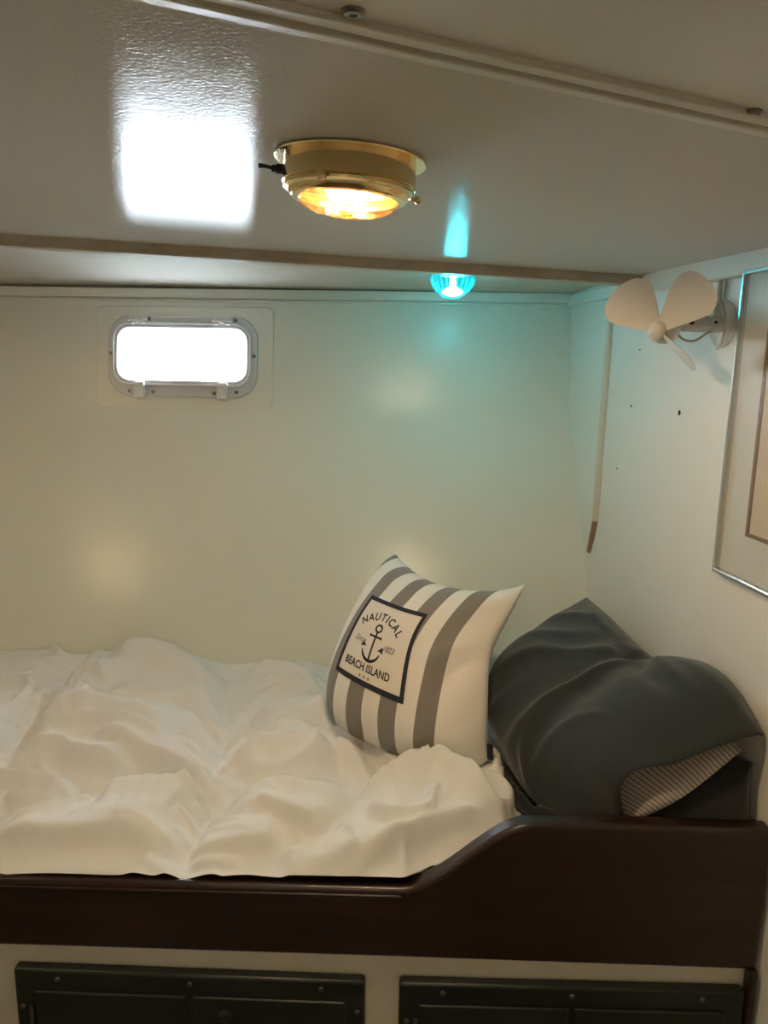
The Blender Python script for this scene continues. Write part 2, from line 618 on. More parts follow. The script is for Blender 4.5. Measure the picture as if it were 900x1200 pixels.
# deckhead: main panel, nearer panel behind the seam, and the strip that rolls down to the hull
def beam_y(x): return 1.348 - 0.0374 * (x - 0.453)
def seam_y(x): return 0.465 + 0.374 * (x - 0.0)


def slab(mb, pts, t=0.03, dz=0.0):
    lo = [(x, y, ceil_z(x) + dz) for x, y in pts]
    hi = [(x, y, ceil_z(x) + dz + t) for x, y in pts]
    n = len(pts)
    mb.add(lo + hi, [tuple(range(n)), tuple(range(2 * n - 1, n - 1, -1))] +
           [((k + 1) % n, k, n + k, n + (k + 1) % n) for k in range(n)])
    return mb


XR = 0.80
mb = MB()
slab(mb, [(XL, seam_y(XL)), (XR, seam_y(XR)), (XR, 1.36), (XL, 1.45)])
ceil = tag(mb.build('ceiling', M['ceiling']), 'glossy cream painted deckhead over the bunk', kind='structure')
mb = MB()
slab(mb, [(XL, YF), (XR, YF), (XR, seam_y(XR)), (XL, seam_y(XL))], dz=0.002)
mb.build('ceiling_panel', M['trim'], ceil)
# outer strip
xs2 = np.linspace(XL, 0.6, 24)
ts = np.linspace(0, 1, 9)
P = np.zeros((len(ts), len(xs2), 3))
for j, t in enumerate(ts):
    for i, x in enumerate(xs2):
        ya, yb = beam_y(x) + 0.02, float(hull_y(x, 1.757)) + .012
        za, zb = ceil_z(x) + .004, 1.764
        e = t ** 2.2
        P[j, i] = (x, ya + (yb - ya) * t, za + (zb - za) * e)
so = sheet('outer_strip', P, M['matt'], ceil)
md = so.modifiers.new('thick', 'SOLIDIFY'); md.thickness = 0.012; md.offset = 1
# seam batten with its shadow groove
for d0, d1, z0, z1, nm in ((-.004, .006, -.0035, .0, 'seam_bead'), (.010, .022, -.0018, 0, 'seam_fillet')):
    mb = MB()
    a, b = XL, XR
    mb.hexa((a, seam_y(a) - d1, ceil_z(a) + z0), (b, seam_y(b) - d1, ceil_z(b) + z0), (b, seam_y(b) - d0, ceil_z(b) + z0), (a, seam_y(a) - d0, ceil_z(a) + z0),
            (a, seam_y(a) - d1, ceil_z(a) + .004), (b, seam_y(b) - d1, ceil_z(b) + .004), (b, seam_y(b) - d0, ceil_z(b) + .004), (a, seam_y(a) - d0, ceil_z(a) + .004))
    mb.build(nm, M['trim'], ceil, bevel=.0012)
for sx_, sy_ in ((-0.02, 0.428), (0.230, 0.530)):
    mb = MB()
    mb.lathe([(.0062, .003), (.0062, -.0008), (.0048, -.0022), (.0022, -.0024), (.0018, -.0012)], 16,
             Matrix.Translation((sx_, sy_, ceil_z(sx_) + .002)))
    mb.build('screw', M['screw'], ceil, smooth=40)

# beam across the deckhead
mb = MB()
a, b = XL, bulk_x(1.35) - 0.001
dz = 0.0165
mb.hexa((a, beam_y(a), ceil_z(a) - dz - .006), (b, beam_y(b), ceil_z(b) - dz), (b, beam_y(b) + .034, ceil_z(b) - dz), (a, beam_y(a) + .034, ceil_z(a) - dz - .006),
        (a, beam_y(a), ceil_z(a) + .01), (b, beam_y(b), ceil_z(b) + .01), (b, beam_y(b) + .034, ceil_z(b) + .01), (a, beam_y(a) + .034, ceil_z(a) + .01))
beam = tag(mb.build('trim_1', M['beam'], bevel=.0025), 'cream painted beam across the deckhead above the bunk', kind='structure')
mb = MB()
mb.box(b - .014, b - .001, beam_y(b) + .012, beam_y(b) + .030, ceil_z(b) - dz - .007, ceil_z(b) - dz + .002)
mb.build('end_block', M['bare_wood'], beam)

# moulding along the top of the bulkhead
def along_bulk(mb, ya, yb, z0, z1, t):
    mb.hexa((bulk_x(ya) - t, ya, z0), (bulk_x(ya) + .01, ya, z0), (bulk_x(yb) + .01, yb, z0), (bulk_x(yb) - t, yb, z0),
            (bulk_x(ya) - t, ya, z1), (bulk_x(ya) + .01, ya, z1), (bulk_x(yb) + .01, yb, z1), (bulk_x(yb) - t, yb, z1))
    return mb


tag(along_bulk(MB(), YF, 1.345, 1.737, 1.775, .014).build('trim_2', M['trim'], bevel=.003), 'cream moulding between deckhead and bulkhead', kind='structure')
tag(along_bulk(MB(), 1.384, 1.70, 1.740, 1.762, .008).build('trim_3', M['bulkhead'], bevel=.002), 'thin cream moulding on the bulkhead beyond the beam', kind='structure')
# moulding along the top of the hull side
mb = MB()
for z0, z1, t in ((1.746, 1.766, .010), (1.738, 1.744, .004)):
    a, b = XL, bulk_x(1.70)
    mb.hexa((a, float(hull_y(a, 1.75)) - t, z0), (b, float(hull_y(b, 1.75)) - t, z0), (b, float(hull_y(b, 1.75)) + .01, z0), (a, float(hull_y(a, 1.75)) + .01, z0),
            (a, float(hull_y(a, 1.75)) - t, z1), (b, float(hull_y(b, 1.75)) - t, z1), (b, float(hull_y(b, 1.75)) + .01, z1), (a, float(hull_y(a, 1.75)) + .01, z1))
tag(mb.build('trim_4', M['wall'], bevel=.002), 'cream moulding along the top of the hull side', kind='structure')

# half-round batten on the bulkhead, lower end worn to bare wood
def bulk_pt(y, z, off=0.0): return (bulk_x(y) - off, y - off * .13, z)
st = empty('trim_5', bulk_pt(1.513, 1.249))
tag(st, 'narrow half-round batten running down the bulkhead', kind='structure')
def local(o, pts): return [Vector(p) - o.location for p in pts]
MB().tube(local(st, [bulk_pt(1.487, 1.737, .001), bulk_pt(1.487, 1.60, .001), bulk_pt(1.490, 1.315, .001)]), .0085, 12).build('upper_length', M['trim'], st, smooth=50)
MB().tube(local(st, [bulk_pt(1.490, 1.316, .001), bulk_pt(1.50, 1.28, .001), bulk_pt(1.513, 1.246, .001)]), [.0075, .007, .0055], 12).build('worn_end', M['bare_wood'], st, smooth=50)

# ------------------------------------------------------------------ portlight
pane_m = clear_lens('portlight_acrylic', (0.97, 0.98, 1.0), (0, 0, 0), 0, 0.05)


def portlight(name, label, WX):
    wy = float(hull_y(WX, WZ))
    ex = Vector((1, -0.061, 0)).normalized()
    ez = Vector((0, 0.13, 1)).normalized()
    ey = ez.cross(ex).normalized()
    ez = ex.cross(ey)
    WM = Matrix(((ex.x, ey.x, ez.x, WX), (ex.y, ey.y, ez.y, wy), (ex.z, ey.z, ez.z, WZ), (0, 0, 0, 1)))
    win = empty(name, mtx=WM)
    tag(win, label, kind='structure')
    # local: x along hull, y outwards, z up
    out_pad = rrect(.005, -.003, .392, .226, .012)
    out_fl = rrect(0, -.001, .335, .176, .050)
    in_fl = rrect(0, 0, .300, .124, .032)
    MB().ring(rrect(.003, -.004, .396, .226, .014), rrect(0, 0, .314, .122, .034), -.0032, .004).build('backing_pad', M['wall'], win, smooth=30, bevel=.002)
    MB().ring(out_fl, rrect(0, .002, .300, .130, .034), -.010, .0).build('flange', M['frame_plastic'], win, smooth=30, bevel=.0025)
    rg = MB().ring(rrect(0, .003, .306, .134, .036), rrect(0, .003, .288, .114, .028), -.016, -.006).build('sash', M['frame_plastic'], win, smooth=30, bevel=.002)
    MB().ring(rrect(0, .003, .310, .138, .037), rrect(0, .003, .302, .130, .034), -.0178, -.012).build('sash_rim', M['white_plastic'], rg, smooth=30, bevel=.001)
    MB().ring(rrect(0, .002, .312, .122, .034), rrect(0, .002, .300, .116, .032), -.006, .040).build('spigot', M['frame_plastic'], win, smooth=30)
    MB().prism(rrect(0, .003, .296, .122, .032), lambda p: (p[0], -.011, p[1]), lambda p: (p[0], -.006, p[1])).build('pane', pane_m, win)
    for hx in (-.098, .091):
        hg = MB()
        for k in range(3):
            hg.box(hx - .016 + k * .012, hx - .016 + k * .012 + .008, -.021, -.010, .067 + (k % 2) * .004, .083 + (k % 2) * .003)
        hg.box(hx - .020, hx + .020, -.017, -.010, .078, .086)
        hg.tube([(hx - .022, -.019, .076), (hx + .022, -.019, .076)], .003, 8)
        hg.build('hinge', M['white_plastic'], win, bevel=.001)
    for hx in (-.093, .092):
        lt = MB()
        lt.box(hx - .010, hx + .010, -.026, -.010, -.094, -.061)
        lt.box(hx - .008, hx + .013, -.029, -.020, -.069, -.059)
        lt.tube([(hx + .004, -.021, -.079), (hx + .0145, -.021, -.079)], .003, 8)
        lt.build('latch', M['white_plastic'], win, bevel=.002)
    for px, pz in ((-.160, .004), (.160, .002), (-.113, .081), (-.075, .080), (.076, .081), (.118, .079), (-.118, -.078), (-.065, -.079), (.072, -.080), (.122, -.077)):
        sc = MB()
        sc.lathe([(.0042, 0), (.0042, -.0015), (.003, -.0026), (.0012, -.0026)], 12, Matrix.Translation((px, -.0098, pz)) @ Matrix.Rotation(-PI / 2, 4, 'X'))
        sc.build('screw', M['screw'], win, smooth=40)


portlight('window_1', 'small rounded white portlight glowing with daylight above the duvet', PORTS[0])


# ------------------------------------------------------------------ brass dome lamp
def lens_mesh(R, drop, rings=13, segs=52):
    """shallow bowl pressed with a diamond pattern"""
    vs, fs = [(0, 0, -drop)], []
    for i in range(1, rings + 1):
        t = i / rings
        for k in range(segs):
            a = 2 * PI * k / segs
            z = -drop * math.sqrt(max(0, 1 - (t * .985) ** 2.4))
            bump = .0016 * (1 if (i + k) % 2 else -1) * (0 if i == rings else 1)
            a += (PI / segs if (i // 2) % 2 else 0)
            vs.append((R * t * math.cos(a), R * t * math.sin(a), z - bump))
    for k in range(segs):
        fs.append((0, 1 + k, 1 + (k + 1) % segs))
    for i in range(rings - 1):
        for k in range(segs):
            k2 = (k + 1) % segs
            a, b, c, d = 1 + i * segs + k, 1 + i * segs + k2, 1 + (i + 1) * segs + k2, 1 + (i + 1) * segs + k
            fs += [(a, b, d), (b, c, d)]
    return vs, fs


def dome_lamp(x, y, label, rz=0.0, bulb='dome_bulb'):
    Mx = Matrix.Translation((x, y, ceil_z(x) - .0005)) @ Matrix.Rotation(math.atan(CS), 4, 'Y') @ Matrix.Rotation(rz, 4, 'Z') @ Matrix.Diagonal((1, 1, .86, 1))
    t = empty('dome_lamp', mtx=Mx)
    tag(t, label, 'lamp', 'brass dome lamps on the deckhead')
    MB().lathe([(.0655, 0), (.0665, -.0012), (.066, -.0026), (.058, -.0034)], 64).build('base_flange', M['brass'], t, smooth=35)
    MB().lathe([(.0575, -.002), (.0580, -.0225), (.0585, -.0235), (.0585, -.0255), (.0560, -.0268)], 64, cap0=False, cap1=False).build('body', M['brass'], t, smooth=35)
    MB().lathe([(.0560, -.0262), (.0575, -.0280), (.0572, -.0305), (.0535, -.0325), (.0525, -.0360), (.0500, -.0385), (.0440, -.0392), (.0440, -.0350)], 64, cap0=False, cap1=False).build('bezel', M['brass'], t, smooth=35)
    MB().lathe([(.0575, -.006), (.030, -.006)], 40, cap0=False).build('reflector', M['reflector'], t)
    v, f = lens_mesh(.0440, .0165)
    ln = MB().add([(a, b, c - .0365) for a, b, c in v], f).build('lens', M['dome_lens'], t)
    bl = MB().lathe([(.002, -.020), (.007, -.022), (.0112, -.027), (.0118, -.032), (.0095, -.038), (.004, -.0425)], 20).build('bulb', M[bulb], t, smooth=60)
    bl.location = (-.008, -.004, 0)
    sw = MB()
    sw.lathe([(.005, 0), (.005, .006), (.0036, .0065), (.0036, .010)], 14, Matrix.Translation((-.0575, -.004, -.014)) @ Matrix.Rotation(-PI / 2, 4, 'Y'))
    sw.tube([(-.066, -.004, -.014), (-.073, -.004, -.0125), (-.079, -.004, -.0122)], [.0016, .0020, .0026], 10)
    sw.build('toggle_switch', M['black_plastic'], t, smooth=40)
    for a in (12, 132, 252):
        a = math.radians(a)
        s = MB()
        s.lathe([(.0022, 0), (.0022, .004), (.0042, .0045), (.0042, .008), (.0025, .009)], 12,
                Matrix.Translation((.0560 * math.cos(a), .0560 * math.sin(a), -.031)) @ Matrix.Rotation(a, 4, 'Z') @ Matrix.Rotation(PI / 2, 4, 'Y'))
        s.build('thumb_screw', M['brass'], t, smooth=40)
    return t


dome_lamp(-.0345, .716, 'brass dome lamp with amber faceted lens beside the deckhead seam')
dome_lamp(-1.06, .76, 'brass dome lamp further along the deckhead, beyond the portlight', 0, 'dim_bulb')

dome_lamp(-.15, -.42, 'added brass dome lamp behind the camera, unseen front fill for the bunk', 0, 'dim_bulb')  # added lamp out of view, fills the bunk front and fan with light

# ------------------------------------------------------------------ teal lamp behind the beam
tx, ty = .1185, 1.462
tz = ceil_z(tx) + .001
tl = empty('teal_lamp', (tx, ty, tz))
tag(tl, 'glowing teal ribbed glass bowl lamp hanging behind the deckhead beam', 'lamp')
MB().lathe([(.030, .002), (.030, -.003), (.022, -.006), (.022, -.012)], 40).build('base', M['white_plastic'], tl, smooth=35)
mb = MB()
vs, fs = [], []
NR, NS = 18, 96
for i in range(NR + 1):
    t = i / NR
    r = .0405 * math.sqrt(max(0.0, 1 - t ** 2.1)) if i < NR else 0.002
    z = -.008 - .043 * t
    for k in range(NS):
        a = 2 * PI * k / NS
        rr = r * (1 + .055 * math.cos(a * 24))
        vs.append((rr * math.cos(a), rr * math.sin(a), z))
for i in range(NR):
    for k in range(NS):
        k2 = (k + 1) % NS
        fs.append((i * NS + k, i * NS + k2, (i + 1) * NS + k2, (i + 1) * NS + k))
mb.add(vs, fs)
bw_ = mb.build('bowl', M['teal_lens'], tl, smooth=60, recalc=False)
bw_.data.materials.append(M['teal_rib'])
for k, p in enumerate(bw_.data.polygons):
    p.material_index = 1 if ((k % NS) + 1) % 4 < 2 else 0
MB().lathe([(.006, -.012), (.006, -.030), (.0140, -.034), (.0200, -.0385), (.0185, -.0435), (.006, -.0475)], 24).build('bulb', M['teal_bulb'], tl, smooth=60)

# ------------------------------------------------------------------ cabin fan on the bulkhead
fy, fz = 1.108, 1.677
fb = Vector((bulk_x(fy), fy, fz))
fan = empty('cabin_fan', fb)
tag(fan, 'ivory three-bladed cabin fan on a short arm mounted to the bulkhead', 'fan')
wnv = Vector((-.991, -.131, 0))             # out of the bulkhead
Rw = wnv.to_track_quat('Z', 'Y').to_matrix().to_4x4()
MB().lathe([(.032, 0), (.032, .003), (.029, .005), (.016, .006)], 36, Rw).build('wall_plate', M['fan'], fan, smooth=35)
arm = MB()
arm.lathe([(.0115, .004), (.0115, .022), (.0098, .0225), (.0098, .026), (.0115, .0265), (.0115, .060), (.0085, .064)], 24, Rw)
arm.build('arm', M['fan'], fan, smooth=35)
for zz, r in ((.016, .0022), (.052, .0042)):
    q = wnv * zz
    kn = MB()
    d = Vector((-.1, -.97, .15)).normalized()
    kn.lathe([(r, .0), (r, .0125), (r * .7, .0130)], 14, Matrix.Translation(q) @ d.to_track_quat('Z', 'Y').to_matrix().to_4x4())
    kn.build('knob', M['black_plastic'], fan, smooth=40)
hub = Vector((.364, 1.062, 1.666)) - fb
ax = Vector((-.55, -.83, -.06)).normalized()
# motor housing behind the hub
mot = hub - ax * .050
Ra = Matrix.Translation(hub) @ ax.to_track_quat('Z', 'Y').to_matrix().to_4x4()
mh = MB().lathe([(.006, -.060), (.013, -.056), (.0185, -.045), (.0195, -.030), (.0185, -.014), (.013, -.009), (.006, -.008)], 28, Ra).build('motor_housing', M['fan'], fan, smooth=45)
for k in (-1, 0, 1):
    v0 = MB()
    c = mot + Vector((-.006, -.012, -.0125)) + ax * (.012 + k * .007)
    v0.box(-.0018, .0018, -.009, .009, -.003, .003)
    v0.v = [tuple(c + ax.to_track_quat('X', 'Z').to_matrix() @ Vector(p)) for p in v0.v]
    v0.build('vent_slot', M['dark_hole'], mh)
jn = MB()
jn.tube([wnv * .058, wnv * .064 + Vector((0, -.002, .004)), mot - ax * .002], [.011, .010, .009], 16)
jn.build('joint', M['fan'], fan, smooth=50)
MB().lathe([(.0045, -.012), (.0105, -.009), (.0122, -.003), (.0118, .003), (.0085, .0085), (.003, .0105)], 28, Ra).build('hub', M['fan'], fan, smooth=50)
e2 = Vector((0, 0, 1)); e2 = (e2 - ax * e2.dot(ax)).normalized()
e1 = e2.cross(ax).normalized()
if e1.x < 0: e1 = -e1


def blade(ang, half, R, twist, ngrid=12, nr=10):
    """soft sector blade, both faces and rim"""
    top, bot = [], []
    a0 = math.radians(ang)
    rd = e1 * math.cos(a0) + e2 * math.sin(a0)
    wd = -e1 * math.sin(a0) + e2 * math.cos(a0)
    tw = math.radians(twist)
    for j in range(nr + 1):
        t = j / nr
        for i in range(ngrid + 1):
            s = -1 + 2 * i / ngrid
            hw = math.radians(half) * (1 - .10 * t ** 5) * s
            r = .010 + (R * (1 - .16 * abs(s) ** 3.5) - .010) * t
            p = rd * (r * math.cos(hw))
            w = r * math.sin(hw) + s * .004 * (1 - t)
            loc = wd * (w * math.cos(tw)) + ax * (w * math.sin(tw)) + ax * (.006 * (1 - s * s) * t)
            top.append(hub + p + loc + ax * .0009)
            bot.append(hub + p + loc - ax * .0009)
    n1 = ngrid + 1
    N = len(top)
    fs = []
    for j in range(nr):
        for i in range(ngrid):
            a = j * n1 + i
            fs.append((a, a + 1, a + n1 + 1, a + n1))
            fs.append((N + a, N + a + n1, N + a + n1 + 1, N + a + 1))
    rim = [i for i in range(n1)] + [j * n1 + ngrid for j in range(1, nr + 1)] + [nr * n1 + i for i in range(ngrid - 1, -1, -1)] + [j * n1 for j in range(nr - 1, 0, -1)]
    for k in range(len(rim)):
        a, b = rim[k], rim[(k + 1) % len(rim)]
        fs.append((a, N + a, N + b, b))
    return MB().add(top + bot, fs)


blade(137, 36, .079, 14).build('blade', M['fan'], fan, smooth=50)
blade(46, 32, .086, -12).build('blade', M['fan'], fan, smooth=50)
blade(-44, 26, .074, 68).build('blade', M['fan'], fan, smooth=50)
# wiring from the moulding to the fan
cb = MB()
pA = Vector((bulk_x(1.116) - .006, 1.116, 1.742)) - fb
cb.tube([pA, pA + Vector((0, 0, -.03)), pA + Vector((-.002, .0, -.055)), wnv * .008 + Vector((0, .0, .012))], .0042, 8)
cb.build('cable_sleeve', M['cable'], fan, smooth=60)
cb = MB()
def crv(pts, n=26): return [Vector(p) for p in spline([tuple(p) for p in pts], n)]
cb.tube(crv([pA + Vector((-.003, .004, -.022)), pA + Vector((-.012, .006, -.040)), pA + Vector((-.030, .006, -.056)), wnv * .062 + Vector((0, .002, .012))]), .0019, 7)
cb.build('brown_wire', M['brown_cable'], fan, smooth=60)
cb = MB()
cb.tube(crv([pA + Vector((-.004, .006, -.020)), pA + Vector((-.020, .010, -.036)), pA + Vector((-.040, .010, -.050)), wnv * .070 + Vector((0, .004, .006)),
             wnv * .066 + Vector((0, -.004, -.018)), wnv * .045 + Vector((0, -.004, -.024)), wnv * .026 + Vector((0, -.004, -.013)), wnv * .012 + Vector((0, -.004, -.008))], 44), .0017, 7)
cb.build('white_wire', M['cable'], fan, smooth=60)
cb = MB()
cb.tube(crv([wnv * .010 + Vector((0, .01, .030)), wnv * .012 + Vector((0, -.014, .026)), wnv * .012 + Vector((0, -.030, .0)), wnv * .011 + Vector((0, -.024, -.024)), wnv * .008 + Vector((0, -.002, -.034))], 30), .0020, 7)
cb.build('wire_loop', M['cable'], fan, smooth=60)

# ------------------------------------------------------------------ framed picture on the bulkhead
PW, PH = .36, .404
pm_x = Vector((.1310, -.9914, 0))           # along the bulkhead, towards the viewer
pm_y = Vector((-.9914, -.1310, 0))          # out of the bulkhead
PM = Matrix(((pm_x.x, pm_y.x, 0, bulk_x(1.047) - .0012), (pm_x.y, pm_y.y, 0, 1.047), (0, 0, 1, 1.338), (0, 0, 0, 1)))
pic = empty('framed_picture', mtx=PM)
tag(pic, 'picture in a thin silver metal frame hanging on the bulkhead', 'picture')


def rct(x0, x1, z0, z1): return [(x1, z1), (x0, z1), (x0, z0), (x1, z0)]
MB().ring(rct(0, PW, 0, PH), rct(.0055, PW - .0055, .0055, PH - .0055), .0, .017).build('frame', M['aluminium'], pic, bevel=.0015)
MB().ring(rct(.004, PW - .004, .004, PH - .004), rct(.058, PW - .058, .064, PH - .064), .004, .0085).build('mat_board', M['mat_board'], pic)
MB().ring(rct(.056, PW - .056, .062, PH - .062), rct(.0610, PW - .0610, .067, PH - .067), .004, .0092).build('mat_fillet', M['bevel'], pic, bevel=.0006)
MB().box(.058, PW - .058, .003, .0065, .064, PH - .064).build('print', M['print'], pic)
glass_m = clear_lens('picture_glass', (0.97, 0.98, 0.97), (0, 0, 0), 0, 0.03, 0.35)
MB().box(.005, PW - .005, .0125, .0140, .005, PH - .005).build('glass', glass_m, pic)

# ------------------------------------------------------------------ the bunk
BX0, BX1 = -1.60, 0.4985
bunk = empty('bunk', (0, .87, 0))
tag(bunk, 'built-in bunk with dark mahogany front board over cream locker front', 'bunk')
FY = 0.0                                     # local y of the board's face
top = [(BX0, .9632), (-.455, .9610), (-.20, .9585), (.03, .9560)]
def sstep(t): return t * t * (3 - 2 * t)
for k in range(1, 19):
    t = k / 18
    top.append((.03 + (.195 - .03) * t, .956 + (1.0505 - .956) * sstep(t) ** 1.0))
top += [(.26, 1.0515), (.36, 1.0500), (BX1, 1.0475)]
bot = [(BX1, .8445), (.0, .8545), (-.5, .8625), (BX0, .875)]
outl = top + bot
mb = MB().prism(outl, lambda p: (p[0], FY, p[1]), lambda p: (p[0], FY + .028, p[1]))
mb.build('front_board', M['mahogany'], bunk, bevel=.0065, segs=4, smooth=50)
# rounded bead just under the top edge
pts = [Vector((x, FY + .0005, z - .011)) for x, z in top if x < .035]
MB().tube(pts, .0022, 8).build('bead', M['mahogany'], bunk, smooth=60)
# locker front
MB().box(BX0, bulk_x(.88) - .003, .010, .026, .02, .872).build('locker_front', M['berth_paint'], bunk)
mb = MB()
zz = [.02, .25, .5, .7, .90]
vs, fs = [], []
for z in zz:
    yr = float(hull_y(.4, z)) - .02; yl = float(hull_y(BX0, z)) - .02
    vs += [(BX0, .898 - .87, z), (bulk_x(.898) - .004, .898 - .87, z), (bulk_x(yr) - .004, yr - .87, z), (BX0, yl - .87, z)]
for k in range(len(zz) - 1):
    fs += [(4 * k + i, 4 * k + (i + 1) % 4, 4 * k + 4 + (i + 1) % 4, 4 * k + 4 + i) for i in range(4)]
fs += [(3, 2, 1, 0), tuple(4 * (len(zz) - 1) + i for i in range(4))]
mb.add(vs, fs).build('locker_base', M['berth_paint'], bunk)


def locker_door(x0, x1, zl, zr, hinge):
    """dark door, its top edge following the board; frame, raised inner field, screws and catch"""
    d = MB()
    zb = .42
    d.hexa((x0, -.006, zb), (x1, -.006, zb), (x1, .010, zb), (x0, .010, zb), (x0, -.006, zl), (x1, -.006, zr), (x1, .010, zr), (x0, .010, zl))
    o = d.build('locker_door', M['green'], bunk, bevel=.004, segs=3, smooth=40)
    f = MB()
    i = .026
    xm = (x0 + x1) / 2
    for a, b in ((x0 + i, xm - .004), (xm + .004, x1 - i)):
        za = zl + (zr - zl) * (a - x0) / (x1 - x0) - i * 1.15
        zc = zl + (zr - zl) * (b - x0) / (x1 - x0) - i * 1.15
        f.hexa((a, -.0095, zb + i), (b, -.0095, zb + i), (b, -.005, zb + i), (a, -.005, zb + i), (a, -.0095, za), (b, -.0095, zc), (b, -.005, zc), (a, -.005, za))
    f.build('raised_field', M['green'], o, bevel=.002)
    for fx in (.125, .5, .875):
        x = x0 + (x1 - x0) * fx
        z = zl + (zr - zl) * fx - .0125
        s = MB()
        s.lathe([(.0036, 0), (.0036, .0012), (.0026, .0022), (.001, .0022)], 12, Matrix.Translation((x, -.0058, z)) @ Matrix.Rotation(PI / 2, 4, 'X'))
        s.build('screw', M['screw'], o, smooth=40)
    for sx_ in (x0 + .010, x1 - .010):
        s = MB()
        s.lathe([(.0036, 0), (.0036, .0012), (.0026, .0022), (.001, .0022)], 12, Matrix.Translation((sx_, -.0058, zl - .056)) @ Matrix.Rotation(PI / 2, 4, 'X'))
        s.build('screw', M['screw'], o, smooth=40)
    c = MB()
    c.lathe([(.010, 0), (.010, .002), (.007, .004), (.003, .0045)], 20, Matrix.Translation((x0 + (x1 - x0) * .60, -.0094, zl - .062)) @ Matrix.Rotation(PI / 2, 4, 'X'))
    c.build('catch', M['green'], o, smooth=40)
    h = MB()
    h.tube([(x0 + .022, -.009, zl - .085), (x0 + .022, -.009, zl - .052)], .003, 8)
    h.build('hinge', M['screw'], o, smooth=50)


locker_door(-.473, -.014, .8335, .8225, 0)
locker_door(.031, .484, .8215, .8175, 0)
MB().box(.4870, .4985, -.006, .012, .02, .8465).build('end_post', M['mahogany'], bunk, bevel=.003)

# mattress
ma = empty('mattress', (-.55, 1.18, .90))
tag(ma, 'bunk mattress hidden under the white duvet', 'mattress')
L0 = ma.location
mb = MB()
vs = []
for z in (.902, .955):
    for x, y in ((-1.58, .904), (bulk_x(.904) - .012, .904), (bulk_x(1.45) - .012, 1.45 - .03), (-1.58, float(hull_y(-1.58, .955)) - .03)):
        if y > 1: y = float(hull_y(x, z)) - .015
        vs.append(Vector((x, y, z)) - L0)
mb.hexa(*vs)
mb.build('mattress_body', M['mattress'], ma, bevel=.012, segs=3, smooth=50)

